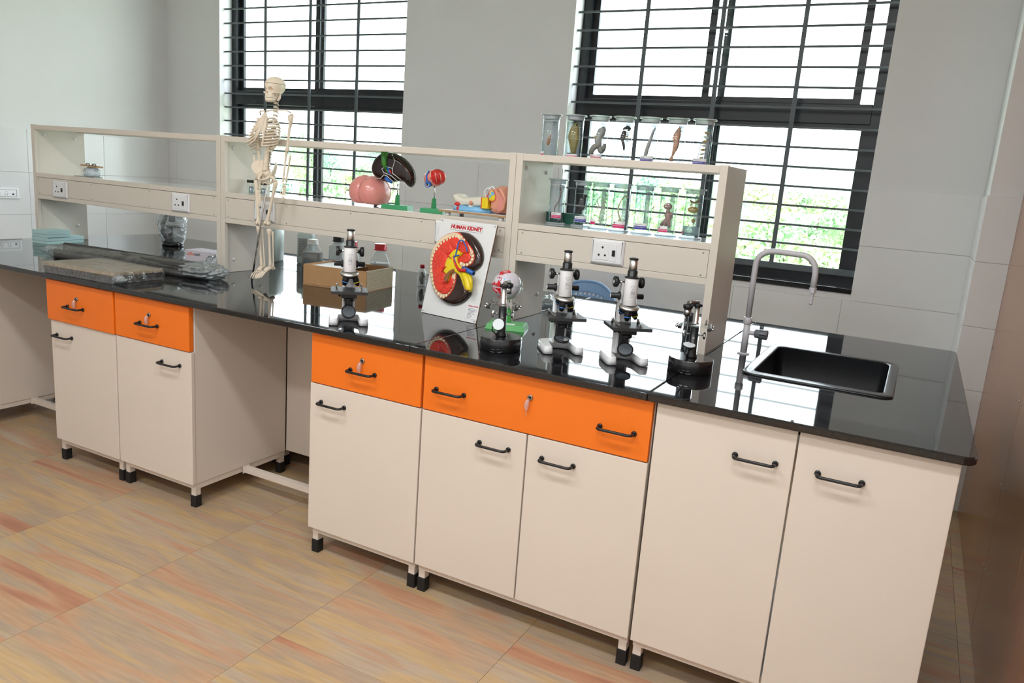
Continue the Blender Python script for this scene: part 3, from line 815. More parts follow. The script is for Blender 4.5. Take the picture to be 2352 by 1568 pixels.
    for k in range(3):
        a = turret + k*2*PI/3
        d0 = N @ Vector((.017*math.sin(a), -.017*math.cos(a), -.004)); dr = (N.to_3x3() @ Vector((.38*math.sin(a), -.38*math.cos(a), -1))).normalized()
        ln = (.036, .042, .030)[k]
        ob = MB().tube([d0, d0+dr*.004, d0+dr*ln*.72, d0+dr*ln*.74, d0+dr*ln], [.0105, .0115, .0115, .0095, .006], 18).build('objective', M['scope_black'], ns)
        MB().tube([d0+dr*ln*.62, d0+dr*ln*.69], .0118, 18).build('colour_ring', (M['blue_ring'], M['yellow_ring'], M['blue_ring'])[k], ob)
        MB().tube([d0+dr*ln*1.0, d0+dr*(ln+.0008)], .0035, 10).build('front_lens', M['lens'], ob)
    # stage with clips
    st = MB().box(-.066, .066, -.080, .042, .118, .129).build('stage', M['stage_black'], t, bevel=.0012)
    ap = [(.010*math.cos(2*PI*k/20), -.016+.010*math.sin(2*PI*k/20), .1292) for k in range(20)]
    MB().tube(ap, .0009, 5, closed=True).build('aperture_ring', M['black_rubber'], st)
    for s_ in (-1, 1):
        c_ = MB().cyl((s_*.044, .012, .129), (s_*.044, .012, .145), .0042, n=12).build('clip_post', M['steel'], st)
        MB().tube([(s_*.044, .012, .140), (s_*.043, -.01, .136), (s_*.040, -.032, .1305), (s_*.038, -.05, .1325)], [.0035, .003, .003, .004], 6).build('stage_clip', M['steel'], st)
    MB().box(-.028, .028, -.04, .02, .098, .1175).build('substage', M['scope_black'], t, bevel=.003)
    MB().lathe([(.016, .084), (.019, .086), (.019, .098)], 20, (0, -.016, 0)).build('diaphragm', M['scope_black'], t)
    MB().tube([(.019, -.02, .09), (.028, -.03, .086)], .0012, 6).build('diaphragm_lever', M['steel'], t)
    mb = MB(); mb.M = rotM(0, PI/2, 0, (-.030, .008, .106)); mb.lathe([(.009, -.008), (.010, -.006), (.010, 0)], 16); mb.build('tilt_knob', M['scope_black'], t)
    # mirror
    R_ = rotM(math.radians(mirror[0]), math.radians(mirror[1]), 0, (0, -.02, .045)); mb = MB(); mb.M = R_
    mb.lathe([(.024, -.005), (.027, -.004), (.027, .003), (.0235, .004), (.0225, .0015)], 28)
    mr = mb.build('mirror_frame', M['scope_black'], t)
    mb = MB(); mb.M = R_; mb.lathe([(.0228, .0014), (.0228, .0022)], 28); mb.build('mirror', M['lens'], mr)
    MB().tube([(0, .003, .045), (0, .012, .042), (0, .020, .045)], .003, 8).build('mirror_bracket', M['scope_black'], t)
    return t
microscope('white microscope standing in front of the open cardboard carton', (1.131, .128, ZT), math.radians(41), math.radians(-40), (52, 10))
microscope('white microscope left of the pair below the power outlet', (1.922, .300, ZT), math.radians(38), math.radians(-25), (12, 4))
microscope('white microscope right of the pair, nearest the end of the rack', (2.150, .312, ZT), math.radians(36), math.radians(-18), (38, -14))

# ---- dissecting microscopes
M['bakelite'] = mat('black_bakelite', (.012, .012, .013), .12, var=.2, coat=.5)
M['mirror_white'] = mat('white_mirror', (.75, .8, .82), .12, var=.02)
def dissecting(label, loc, rz, arm, mir):
    t = thing('dissecting_microscope', label, 'microscope', loc, rz, 'dissecting microscopes')
    MB().lathe([(.070, 0), (.072, .002), (.072, .043), (.070, .046)], 40).build('drum_base', M['bakelite'], t)
    MB().lathe([(.019, .046), (.0185, .052), (.0145, .06), (.0135, .15)], 20).build('pillar', M['scope_black'], t)
    MB().box(-.050, .050, -.042, .036, .152, .156).build('glass_stage', M['glass'], t)
    for s_ in (-1, 1):
        br = MB().box(s_*.046-.006, s_*.046+.006, -.044, .030, .143, .1515).build('stage_bracket', M['scope_black'], t, bevel=.001)
        MB().box(s_*.049-.0025, s_*.049+.0025, -.044, .034, .1562, .1582).build('edge_clamp', M['chrome'], br, bevel=.0005)
        for yy in (-.03, .02):
            mb = MB(); mb.M = rotM(0, s_*PI/2, 0, (s_*.052, yy, .149)); mb.lathe([(.003, 0), (.0042, .003), (.0042, .007), (.003, .009)], 10); mb.build('thumb_screw', M['chrome'], br)
        cl = MB().tube([(s_*.034, .01, .156), (s_*.034, .01, .170), (s_*.034, .008, .174)], [.003, .0026, .0015], 8).build('stage_clip_post', M['steel'], t)
        MB().box(s_*.034-.006, s_*.034+.006, -.02, .012, .1565, .1578).build('stage_clip', M['steel'], cl)
        MB().cyl((s_*.012, 0, .122), (s_*.03, 0, .122), .0028, n=10).build('focus_axle', M['steel'], t)
        mb = MB(); mb.M = rotM(0, s_*PI/2, 0, (s_*.029, 0, .122)); mb.lathe([(.011, 0), (.013, .002), (.013, .006), (.011, .008)], 9, smooth=False); mb.build('focus_knob', M['steel'], t)
    MB().cyl((0, -.0135, .112), (0, -.0148, .112), .004, n=10).build('pillar_screw', M['steel'], t)
    MB().lathe([(.0115, .156), (.0115, .16), (.0095, .162), (.0095, .212)], 20).build('lens_post', M['satin'], t)
    MB().lathe([(.011, .212), (.0165, .216), (.0165, .221), (.012, .224)], 22).build('post_cap', M['scope_black'], t)
    ax, ay = .045*math.sin(arm), -.045*math.cos(arm)
    ar = MB().tube([(0, 0, .227), (ax*.5, ay*.5, .228), (ax, ay, .227)], [.0075, .006, .007], 8).build('lens_arm', M['steel'], t)
    MB().lathe([(.0105, .186), (.0115, .188), (.0115, .208), (.0155, .211), (.0155, .220), (.012, .2225), (.0085, .2225), (.008, .219)], 24, (ax, ay, 0)).build('lens_mount', M['scope_black'], ar)
    MB().lathe([(.0118, .188), (.0118, .206)], 24, (ax, ay, 0)).build('lens_barrel', M['steel'], ar)
    R_ = rotM(math.radians(mir[0]), math.radians(mir[1]), 0, (-.010, -.026, .090)); mb = MB(); mb.M = R_
    mb.lathe([(.020, -.003), (.0205, -.002), (.0205, .001)], 28); mf = mb.build('mirror_frame', M['scope_black'], t)
    mb = MB(); mb.M = R_; mb.lathe([(.0192, .001), (.0192, .0018)], 28); mb.build('mirror', M['mirror_white'], mf)
    a = R_ @ Vector((-.0205, 0, 0)); b_ = R_ @ Vector((0, .0205, 0))
    MB().tube([a, a+Vector((-.001, .004, -.016)), (-.018, -.02, .056), (-.006, -.014, .052), (0, -.006, .054)], .0022, 8).build('mirror_fork', M['scope_black'], t)
    return t
dissecting('small black drum-based dissecting microscope in front of the eyeball model', (1.762, .165, ZT), math.radians(24), math.radians(165), (68, -22))
dissecting('small black drum-based dissecting microscope at the foot of the rack end', (2.369, .352, ZT), math.radians(12), math.radians(-38), (14, 4))

# ---- human kidney relief board
M['board_white'] = mat('white_board', (.80, .80, .79), .45, var=.01)
M['board_edge'] = mat('hardboard_edge', (.22, .11, .06), .7)
M['kidney_brown'] = mat('kidney_brown', (.035, .018, .014), .16, var=.15, scale=20, coat=.5)
M['kidney_rim'] = mat('kidney_rim_red', (.74, .075, .05), .25, var=.06, scale=30)
M['kidney_cream'] = mat('kidney_cream', (.86, .70, .46), .3, var=.06, scale=40)
M['kidney_red'] = mat('kidney_pyramid_red', (.78, .06, .035), .22, var=.12, scale=60)
M['yellow'] = mat('model_yellow', (.82, .62, .02), .22, var=.05, scale=30)
M['model_blue'] = mat('model_blue', (.02, .13, .48), .22, var=.1)
M['model_red'] = mat('model_red', (.62, .03, .025), .22, var=.1)
M['model_brown'] = mat('model_ochre_brown', (.26, .10, .035), .35, var=.1)
M['red_ink'] = mat('red_print', (.52, .01, .02), .6)
M['paper'] = mat('paper_label', (.84, .83, .82), .6, var=.01)
M['grey_ink'] = mat('dark_print', (.12, .12, .2), .7)
b0, b1 = atZ(968, 717, ZT), atZ(1092, 744, ZT)
t0, t1 = Vector((1.190, .607, 1.286)), Vector((1.466, .600, 1.281))
bo = (b0+b1)/2; ex = (b1-b0).normalized(); tm = (t0+t1)/2
ez = (tm-bo); ez = (ez-ex*ez.dot(ex)).normalized(); ey = ez.cross(ex)
KB = Matrix(((ex.x, ez.x, -ey.x, bo.x), (ex.y, ez.y, -ey.y, bo.y), (ex.z, ez.z, -ey.z, bo.z+.0015), (0, 0, 0, 1)))   # local x right, y up, z towards the viewer
kid = tag(bpy.data.objects.new('kidney_model_board', None), 'white board reading HUMAN KIDNEY with a red and brown kidney relief', 'anatomy model')
COL.objects.link(kid); kid.matrix_world = KB
KBi = KB.inverted()
def kb(px, py):                       # close-up coordinates -> board plane
    u, v = 960+px/5.057, 490+py/5.057
    d = ray(u, v); n_ = -ey; q = CAM + d*((bo-CAM).dot(n_)/d.dot(n_)); r = KBi @ q
    return (r.x, r.y)
WB, HB = .291, .398
MB().box(-WB/2, WB/2, 0, HB, -.007, -.001).build('backing', M['board_edge'], kid)
MB().box(-WB/2, WB/2, 0, HB, -.001, .001).build('face_sheet', M['board_white'], kid)
def smoothp(pts, it=2):
    for _ in range(it):
        o = []
        for i in range(len(pts)):
            a, b = pts[i], pts[(i+1) % len(pts)]
            o += [(.75*a[0]+.25*b[0], .75*a[1]+.25*b[1]), (.25*a[0]+.75*b[0], .25*a[1]+.75*b[1])]
        pts = o
    return pts
def K(*pts, it=2): return smoothp([kb(*p) for p in pts], it)
outer = K((515, 215), (600, 225), (690, 290), (755, 390), (778, 500), (760, 600), (690, 670), (620, 690), (570, 720), (590, 800), (630, 900), (625, 960), (540, 1045), (430, 1078), (330, 1050), (250, 980), (195, 880), (168, 740), (165, 600), (190, 450), (250, 330), (350, 255), (440, 220))
brown = MB().pillow(outer, .0005, .026, .022, 6).build('kidney_body', M['kidney_brown'], kid)
face = K((510, 228), (560, 260), (620, 340), (690, 430), (718, 510), (700, 590), (640, 640), (570, 640), (530, 690), (500, 720), (497, 790), (470, 890), (420, 970), (350, 1018), (290, 995), (235, 920), (205, 830), (178, 700), (180, 560), (205, 450), (265, 340), (350, 270), (440, 235))
rim = MB().pillow(face, .016, .0145, .006, 4).build('cut_rim', M['kidney_rim'], kid)
def shrink(p, d):
    n = len(p); ar = sum(p[i][0]*p[(i+1) % n][1]-p[(i+1) % n][0]*p[i][1] for i in range(n)); sg = 1 if ar > 0 else -1
    o = []
    for i in range(n):
        e = Vector((p[(i+1) % n][0]-p[i-1][0], p[(i+1) % n][1]-p[i-1][1])); e = Vector((-e.y, e.x))*sg
        e = e.normalized() if e.length > 0 else e
        o.append((p[i][0]+e.x*d, p[i][1]+e.y*d))
    return o
fs_ = shrink(face, .0045)
cream = MB().pillow(fs_, .026, .0062, .003, 3).build('cortex_band', M['kidney_cream'], kid)
MB().pillow(shrink(face, .0195), .028, .0055, .003, 3).build('medulla', M['kidney_red'], kid)
# cells of the cortex band
cells = [(500, 285), (465, 290), (430, 305), (395, 325), (360, 345), (330, 370), (300, 400), (275, 435), (250, 470), (232, 510), (218, 552), (212, 595), (210, 640), (212, 690), (218, 740), (228, 785), (235, 830), (250, 875), (270, 915), (295, 950), (325, 975), (355, 980), (385, 965), (410, 935), (432, 900), (450, 860), (465, 815), (475, 770), (555, 600), (590, 618), (625, 612), (660, 590), (685, 555), (692, 515), (682, 475), (560, 300), (590, 335)]
cell_me = MB().sphere((0, 0, 0), (.0068, .0084, .0022), 10, 6).mesh('cortex_cell'); cell_me.materials.append(M['kidney_cream'])
line_me = MB().tube([(.0069*math.cos(2*PI*k/14), .0085*math.sin(2*PI*k/14), 0) for k in range(14)], .00035, 4, closed=True).mesh('cell_outline'); line_me.materials.append(M['model_brown'])
for i, c_ in enumerate(cells):
    x, y = kb(*c_); nx = kb(*cells[(i+1) % len(cells)]); a = math.atan2(nx[1]-y, nx[0]-x)
    cc = obj('cortex_cell', cell_me, None, kid, (x, y, .0322), (0, 0, a)); obj('cell_outline', line_me, None, cc, (0, 0, .0006))
for pyr in (K((330, 400), (380, 355), (430, 365), (455, 420), (440, 470), (395, 490), (350, 470)), K((270, 480), (320, 445), (370, 480), (395, 550), (380, 610), (340, 650), (280, 665), (255, 610), (252, 540)),
            K((250, 700), (300, 670), (350, 690), (375, 760), (355, 830), (330, 905), (290, 900), (258, 830), (248, 760)), K((345, 895), (400, 850), (445, 790), (470, 780), (460, 860), (420, 930), (370, 945)),
            K((440, 350), (475, 325), (520, 360), (520, 420), (480, 430)), K((570, 360), (600, 345), (640, 410), (660, 470), (610, 480), (560, 470), (540, 440)), K((580, 530), (610, 490), (655, 495), (672, 540), (640, 590), (590, 590))):
    gc = (sum(q[0] for q in pyr)/len(pyr), sum(q[1] for q in pyr)/len(pyr)); pyr = [(gc[0]+(q[0]-gc[0])*1.22, gc[1]+(q[1]-gc[1])*1.22) for q in pyr]
    p_ = MB().pillow(pyr, .030, .0085, .0055, 3).build('renal_pyramid', M['kidney_red'], kid)
    c_ = Vector((sum(q[0] for q in pyr)/len(pyr), sum(q[1] for q in pyr)/len(pyr)))
    for k in range(0, len(pyr), 4):
        e = Vector(pyr[k]); a_ = c_.lerp(e, .25); b_ = c_.lerp(e, .78)
        MB().tube([(a_.x, a_.y, .0388), (b_.x, b_.y, .0386)], .0005, 4).build('streak', M['model_red'], p_)
MB().pillow(K((480, 450), (520, 430), (560, 470), (600, 490), (540, 530), (520, 570), (560, 640), (640, 680), (695, 740), (700, 860), (690, 930), (640, 935), (600, 880), (570, 780), (530, 720), (470, 700), (440, 740), (420, 820), (380, 800), (400, 730), (360, 700), (380, 640), (400, 560), (440, 500)), .034, .011, .008, 4).build('renal_pelvis', M['yellow'], kid)
def K3(pts, z): return [(*kb(*p), z if not isinstance(z, (list, tuple)) else z[i]) for i, p in enumerate(pts)]
MB().tube(cr(K3([(590, 690), (640, 780), (660, 880), (662, 915)], [.036, .040, .040, .038])), crr([.012, .016, .015, .013]), 14).build('ureter', M['yellow'], kid)
MB().pillow(K((620, 905), (660, 895), (690, 920), (640, 935)), .048, .0045, .003, 3).build('ureter_opening', M['model_brown'], kid)
bv = MB().tube(K3([(600, 660), (660, 690), (735, 725)], [.042, .048, .05]), [.009, .0095, .009], 14).build('renal_vein', M['model_blue'], kid)
MB().tube(K3([(733, 724), (737, 726)], [.05, .0502]), .0055, 12).build('vein_opening', M['black_rubber'], bv)
rv = MB().tube(cr(K3([(495, 520), (510, 590), (545, 660), (590, 690), (660, 690)], [.045, .047, .048, .052, .056])), crr([.0035, .0045, .0055, .007, .0065]), 12).build('renal_artery', M['model_red'], kid)
MB().tube(K3([(658, 690), (663, 690)], [.0562, .0564]), .0036, 10).build('artery_opening', M['black_rubber'], rv)
for pts in ([(520, 520), (540, 430), (560, 360), (600, 345), (640, 410), (652, 470)], [(500, 540), (520, 600), (545, 670)], [(500, 530), (530, 520), (560, 515)]):
    MB().tube(cr(K3(pts, .047)), .0028, 8).build('vein_branch', M['model_blue'], kid)
for pts in ([(430, 520), (470, 550)], [(360, 700), (400, 650), (410, 640)], [(370, 840), (400, 800)]):
    MB().tube(K3(pts, .046), .0025, 8).build('artery_branch', M['model_red'], kid)
MB().pillow(K((380, 760), (440, 690), (500, 660), (515, 690), (450, 730), (425, 810), (400, 830), (385, 790)), .044, .003, .002, 2).build('pelvis_hollow', M['model_brown'], kid)
# title plate and legend
tp0, tp1 = kb(380, 130), kb(770, 172)
tc_ = ((tp0[0]+tp1[0])/2, HB-.028)
pl = MB().cbox((tc_[0], tc_[1], .0016), (.166, .026, .0012)).build('title_plate', M['paper'], kid)
fr = MB()
for dx, dy, w_, h_ in ((0, .0127, .166, .0007), (0, -.0127, .166, .0007), (.0827, 0, .0007, .026), (-.0827, 0, .0007, .026)): fr.cbox((tc_[0]+dx, tc_[1]+dy, .0023), (w_, h_, .0004))
fr.build('title_border', M['grey_ink'], pl)
text('title', 'HUMAN KIDNEY', .0215, M['red_ink'], pl, (tc_[0], tc_[1], .0024), (0, 0, 0), 'CENTER', bold=.0010)
lc = kb(636, 1155)
lg = MB().cbox((lc[0]-.002, lc[1]+.003, .0016), (.06, .056, .0012)).build('legend_plate', M['paper'], kid)
text('legend_title', 'HUMAN KIDNEY', .0068, M['red_ink'], lg, (lc[0]-.002, lc[1]+.025, .0024), (0, 0, 0), 'CENTER', bold=.0002)
for k in range(8): MB().box(lc[0]-.024, lc[0]-.024+(.03, .043, .04, .028, .036, .02, .024, .016)[k], lc[1]+.015-k*.0052, lc[1]+.0165-k*.0052, .0022, .0025).build('legend_line', M['grey_ink'], lg)
for sx in (-1, 1):
    for sy in (.008, HB-.008): MB().lathe([(.003, .001), (.003, .002), (.0015, .0028)], 8, (sx*(WB/2-.008), sy, 0)).build('pin', M['steel'], kid)

# ---- eyeball model on a green stand
M['green_base'] = mat('green_plastic', (.10, .42, .12), .35, var=.03)
M['green_base2'] = mat('dark_green_plastic', (.045, .30, .12), .35, var=.03)
M['eye_white'] = mat('eye_white', (.70, .66, .72), .2, var=.02, coat=.4)
M['eye_red'] = mat('eye_red', (.66, .02, .03), .3)
M['eye_blue'] = mat('eye_pale_blue', (.30, .62, .80), .3)
def frustum(mb, x0, x1, y0, y1, z0, z1, ins):
    vs = [(x0, y0, z0), (x1, y0, z0), (x1, y1, z0), (x0, y1, z0), (x0+ins, y0+ins, z1), (x1-ins, y0+ins, z1), (x1-ins, y1-ins, z1), (x0+ins, y1-ins, z1)]
    return mb._add(vs, [(3,2,1,0), (4,5,6,7), (0,1,5,4), (1,2,6,5), (2,3,7,6), (3,0,4,7)], False)
eye = thing('eyeball_model', 'white eyeball model with red muscles on a light green stand', 'anatomy model', (1.602, .51, ZT), math.radians(17))
frustum(MB(), -.078, .078, -.055, .055, 0, .022, .008).build('stand_base', M['green_base'], eye, bevel=.0015)
MB().box(-.055, .035, -.042, -.015, .0222, .0226).build('paper_label', M['paper'], eye)
MB().tube([(0, .012, .02), (0, .012, .075)], [.011, .0085], 4, smooth=False).build('stand_post', M['green_base'], eye)
MB().cyl((0, .012, .07), (0, .012, .11), .003, n=8).build('stem', M['steel'], eye)
EC = Vector((-.012, .0, .168)); ER = .056
eb = MB().sphere(EC, ER, 32, 20).build('eyeball', M['eye_white'], eye)
def patch(pts, h, m, name):
    # polygon given by (azimuth, elevation) on the ball
    vs = []
    for r_ in (ER-.002, ER+h): vs += [EC+Vector((math.cos(e)*math.sin(a), -math.cos(e)*math.cos(a), math.sin(e)))*r_ for a, e in pts]
    n = len(pts); fs = [(i, (i+1) % n, n+(i+1) % n, n+i) for i in range(n)]
    mb = MB(); mb._add(vs, fs, False)
    for t_ in tessellate_polygon([[Vector((p[0], p[1], 0)) for p in pts]]): mb.f.append([n+i for i in t_]); mb.sm.append(False)
    return mb.build(name, m, eb)
dg = math.radians
patch([(dg(a), dg(e)) for a, e in ((-28, 24), (-33, 6), (-38, 12), (-42, 4), (-50, 14), (-60, 4), (-75, 6), (-75, -4), (-35, -2), (-12, -3), (-14, 12))], .0025, M['eye_red'], 'eye_muscle')
patch([(dg(a), dg(e)) for a, e in ((-14, -7), (-40, -8), (-70, -10), (-66, -26), (-48, -22), (-40, -32), (-32, -24), (-14, -30))], .0025, M['eye_red'], 'eye_muscle')
patch([(dg(a), dg(e)) for a, e in ((-40, 44), (-20, 56), (10, 62), (40, 66), (50, 80), (-30, 78), (-70, 58))], .003, M['eye_red'], 'eye_muscle')
patch([(dg(a), dg(e)) for a, e in ((-70, -52), (-40, -62), (0, -70), (0, -84), (-60, -74))], .003, M['eye_red'], 'eye_muscle')
patch([(dg(a), dg(e)) for a, e in ((-8, 34), (22, 38), (46, 30), (20, 28), (-7, 24))], .001, M['eye_blue'], 'nerve')
sm_ = [EC+Vector((math.cos(a), math.sin(a)*.9999, 0))*(ER+.0003) for a in [2*PI*k/40 for k in range(40)]]
MB().tube(sm_, .0006, 4, closed=True).build('seam', M['ink'], eb)
for pts in (((-20, 22), (-15, 32), (-24, 36), (-30, 30), (-36, 38), (-44, 30)), ((-26, 46), (-18, 50), (-30, 54), (-36, 48)), ((-14, -30), (-18, -40), (-26, -36))):
    MB().tube(cr([EC+Vector((math.cos(dg(e))*math.sin(dg(a)), -math.cos(dg(e))*math.cos(dg(a)), math.sin(dg(e))))*(ER+.0008) for a, e in pts]), .0011, 5).build('blood_vessel', M['eye_red'], eb)
mb = MB(); mb.M = Matrix.Translation(EC) @ Matrix.Rotation(dg(75), 4, 'Z'); mb.M = mb.M @ Matrix.Rotation(PI/2, 4, 'X')
mb.lathe([(.026, .050), (.022, .057), (.012, .063), (.001, .065)], 24); mb.build('cornea', M['glass'], eb)
# ================================================================== things on the racks
ZSH = RZ[3]-.001
rnd = random.Random(7)
M['brain_pink'] = mat('brain_pink', (.72, .27, .235), .26, var=.05, scale=14, coat=.3)
M['brain_groove'] = mat('brain_groove', (.36, .10, .09), .5)
# ---- brain
br = thing('brain_model', 'pink plastic brain model on the middle rack shelf', 'anatomy model', (.722, .752, ZSH), math.radians(-2))
def bdisp(p, s_):
    w_ = .05*math.sin(9*p.x+2*p.z+s_)*math.sin(7*p.y+3*p.z)
    return p*(1+w_*.35)
def hemi(s_):
    def fn(p):
        q = bdisp(p, s_)
        if q.z < -.62: q.z = -.62+(q.z+.62)*.25
        return q
    return MB().sphere((s_*.027, 0, .062), (.068, .084, .076), 32, 22, fn).build('hemisphere', M['brain_pink'], br)
def bs(s_, th, ph, k=1.012):
    p = bdisp(Vector((math.cos(ph)*math.cos(th), math.cos(ph)*math.sin(th), math.sin(ph))), s_)*k
    return Vector((s_*.027+.066*p.x, .082*p.y, .062+.074*p.z))
for s_ in (-1, 1):
    h_ = hemi(s_)
    for g_ in range(14):
        th, ph = rnd.uniform(0, 2*PI), rnd.uniform(-.3, 1.0); pts = []
        for k in range(5): pts.append(bs(s_, th, ph, .997)); th += rnd.uniform(-.22, .3); ph += rnd.uniform(-.12, .12)
        if min(s_*q.x for q in pts) > .004: MB().tube(pts, .0008, 5).build('groove', M['brain_groove'], h_)
gp = [(0, .0745*math.cos(a), .062+.0675*math.sin(a)) for a in [PI*k/16-.5 for k in range(22)]]
MB().tube(gp, .0035, 8).build('central_fissure', M['brain_groove'], br)
MB().sphere((0, .060, .026), (.040, .030, .022), 20, 12).build('cerebellum', M['brain_pink'], br)
MB().tube([(0, .03, .03), (0, .04, .018), (0, .045, .002)], [.014, .012, .011], 12).build('brain_stem', M['eye_white'], br)
# ---- stands
def stand(t, w_, d_, hp, hr, m):
    frustum(MB(), -w_/2, w_/2, -d_/2, d_/2, 0, .019, .002).build('stand_base', m, t, bevel=.001)
    MB().tube([(0, 0, .018), (0, 0, hp)], [.0125, .0095], 4, smooth=False).build('stand_post', m, t)
    MB().cyl((0, 0, hp-.004), (0, 0, hr), .0032, n=10).build('stem', M['chrome'], t)
# ---- liver
M['liver'] = mat('liver_dark_brown', (.018, .008, .007), .1, var=.2, coat=.1)
M['gall_green'] = mat('gall_bladder_green', (.05, .24, .03), .25, var=.08)
M['vessel_white'] = mat('ligament_white', (.78, .76, .74), .4)
lv = thing('liver_model', 'dark brown liver model with green gall bladder on a green stand', 'anatomy model', (.888, .735, ZSH), math.radians(12))
stand(lv, .128, .066, .062, .112, M['green_base2'])
lo_ = smoothp([(-.105, .150), (-.098, .190), (-.070, .222), (-.030, .236), (.015, .230), (.055, .212), (.090, .180), (.108, .145), (.108, .110), (.092, .088), (.075, .092), (.055, .112), (.030, .112), (-.010, .104), (-.055, .108), (-.088, .125)], 2)
LM = Matrix(((1, 0, 0, -.025), (0, 0, -1, .0), (0, 1, 0, .010), (0, 0, 0, 1)))
mb = MB(); mb.M = LM; mb.pillow(lo_, -.002, .034, .030, 6); mb.pillow([(p[0], p[1]) for p in lo_], -.002, -.026, .030, 6, back=False)
lvb = mb.build('lobe', M['liver'], lv)
def L3(x, y, z=.034): return LM @ Vector((x, y, z))
MB().tube([L3(-.035, .232, .020), L3(-.030, .205, .034), L3(-.028, .180, .036), L3(-.018, .160, .036)], [.016, .014, .011, .005], 14).build('gall_bladder', M['gall_green'], lv)
for pts in ([(-.085, .118, .02), (-.045, .118, .031), (-.03, .135, .034), (-.015, .132, .034), (.02, .105, .028)], [(.0, .225, .02), (.02, .20, .033), (.012, .165, .034), (-.02, .172, .034), (-.04, .16, .034), (-.03, .145, .034), (.005, .135, .034), (.035, .112, .026)],
            [(.012, .165, .034), (.012, .145, .034), (.05, .12, .028)]):
    MB().tube([L3(*p) for p in pts], .0016, 6).build('ligament', M['vessel_white'], lv)
MB().tube([L3(-.02, .122, .03), L3(-.008, .112, .034), L3(.012, .104, .028)], [.009, .008, .005], 12).build('vena_cava', M['model_blue'], lv)
for x, y, m_ in ((-.012, .152, 'gall_green'), (-.004, .158, 'model_blue'), (.004, .15, 'model_red'), (-.002, .146, 'model_blue')):
    MB().tube([L3(x-.012, y+.012, .034), L3(x, y, .037), L3(x+.003, y-.006, .034)], [.003, .004, .003], 8).build('duct', M[m_], lv)
MB().tube([L3(.02, .215, .024), L3(.055, .195, .033), L3(.085, .16, .033), L3(.098, .13, .026)], .0009, 5).build('crease', M['model_brown'], lv)
# ---- heart-like organ model on stand
hm = thing('small_organ_model', 'small red and blue organ model on a green stand', 'anatomy model', (1.083, .735, ZSH), math.radians(12))
stand(hm, .105, .062, .062, .125, M['green_base2'])
def hf(p): return p*(1+.05*math.sin(6*p.z+4*p.x)*math.cos(5*p.x))
mb = MB(); mb.M = rotM(0, math.radians(-12), 0, (0, 0, .150)); mb.sphere((-.002, 0, 0), (.050, .036, .037), 26, 16, hf)
hb = mb.build('organ_body', M['brain_pink'], hm)
mb = MB(); mb.M = rotM(0, math.radians(-12), 0, (.010, -.006, .153)); mb.sphere((0, 0, 0), (.040, .033, .034), 26, 16, hf); mb.build('red_muscle', M['model_red'], hm)
for k in range(9):
    a = -.9+.22*k
    MB().tube([(.010+.034*math.sin(a*.8+.1), -.040+.004*abs(a), .172), (.012+.036*math.sin(a*.8+.2), -.041+.004*abs(a), .155), (.012+.034*math.sin(a*.8+.3), -.036+.004*abs(a), .135)], .0011, 5).build('muscle_strand', M['kidney_cream'] if k % 4 == 0 else M['eye_red'], hm)
MB().tube([(-.018, -.030, .178), (-.028, -.032, .158), (-.024, -.036, .136), (-.008, -.037, .122)], [.003, .0035, .004, .004], 8).build('blue_vessel', M['model_blue'], hm)
ov = MB().tube([(-.016, -.024, .122), (-.016, -.046, .119)], .0125, 18).build('vessel_stub', M['model_blue'], hm)
MB().tube([(-.016, -.0455, .119), (-.016, -.0465, .119)], .0085, 16).build('stub_rim', M['vessel_white'], ov)
MB().tube([(-.016, -.0463, .119), (-.016, -.0472, .119)], .006, 14).build('stub_opening', M['black_rubber'], ov)
# ---- ear on a board
M['skin'] = mat('model_skin', (.70, .30, .20), .32, var=.04, coat=.2)
M['bone_white'] = mat('model_bone', (.72, .68, .58), .38, var=.03)
M['model_sky'] = mat('model_sky_blue', (.20, .46, .72), .3, var=.03)
M['ply'] = mat('plywood', (.40, .24, .12), .6, var=.15, scale=40)
ear = thing('ear_model', 'cutaway ear model with a flesh-coloured auricle on a wooden board', 'anatomy model', (1.322, .735, ZSH), math.radians(-1))
MB().box(-.165, .165, -.075, .075, .014, .022).build('board', M['ply'], ear, bevel=.001)
MB().box(-.164, .164, -.074, .074, .0222, .0232).build('board_top', M['board_white'], ear)
for sx in (-.13, .13):
    for sy in (-.055, .055): MB().lathe([(.009, 0), (.011, .002), (.011, .0135)], 14, (sx, sy, 0)).build('foot_stud', M['white_plastic'], ear)
MB().pillow(smoothp([(-.125, -.05), (.055, -.055), (.06, .05), (-.125, .05)], 1), .0235, .022, .012, 4).build('temporal_bone_blue', M['model_sky'], ear)
EM = Matrix(((1, 0, 0, 0), (0, 0, -1, 0), (0, 1, 0, 0), (0, 0, 0, 1)))
mb = MB(); mb.M = EM; mb.pillow(smoothp([(-.140, .088), (-.10, .095), (-.085, .080), (-.04, .082), (.0, .090), (.035, .088), (.04, .045), (.0, .042), (-.035, .036), (-.05, .045), (-.09, .032), (-.118, .055)], 2), -.005, .042, .015, 5)
mb.pillow(smoothp([(-.140, .088), (-.10, .095), (-.085, .080), (-.04, .082), (.0, .090), (.035, .088), (.04, .045), (.0, .042), (-.035, .036), (-.05, .045), (-.09, .032), (-.118, .055)], 2), -.005, -.04, .015, 5, back=False)
bn = mb.build('temporal_bone', M['bone_white'], ear)
MB().tube([(-.030, -.034, .05), (-.028, -.038, .026)], [.012, .010], 10).build('styloid_process', M['bone_white'], ear)
for c_, r_ in (((-.098, -.035, .050), (.016, .010, .009)), ((-.085, -.045, .032), (.011, .006, .009)), ((-.026, -.046, .060), (.008, .007, .009))):
    MB().sphere(c_, r_, 14, 10).build('artery', M['model_red'] if r_[0] > .009 else M['skin'], ear)
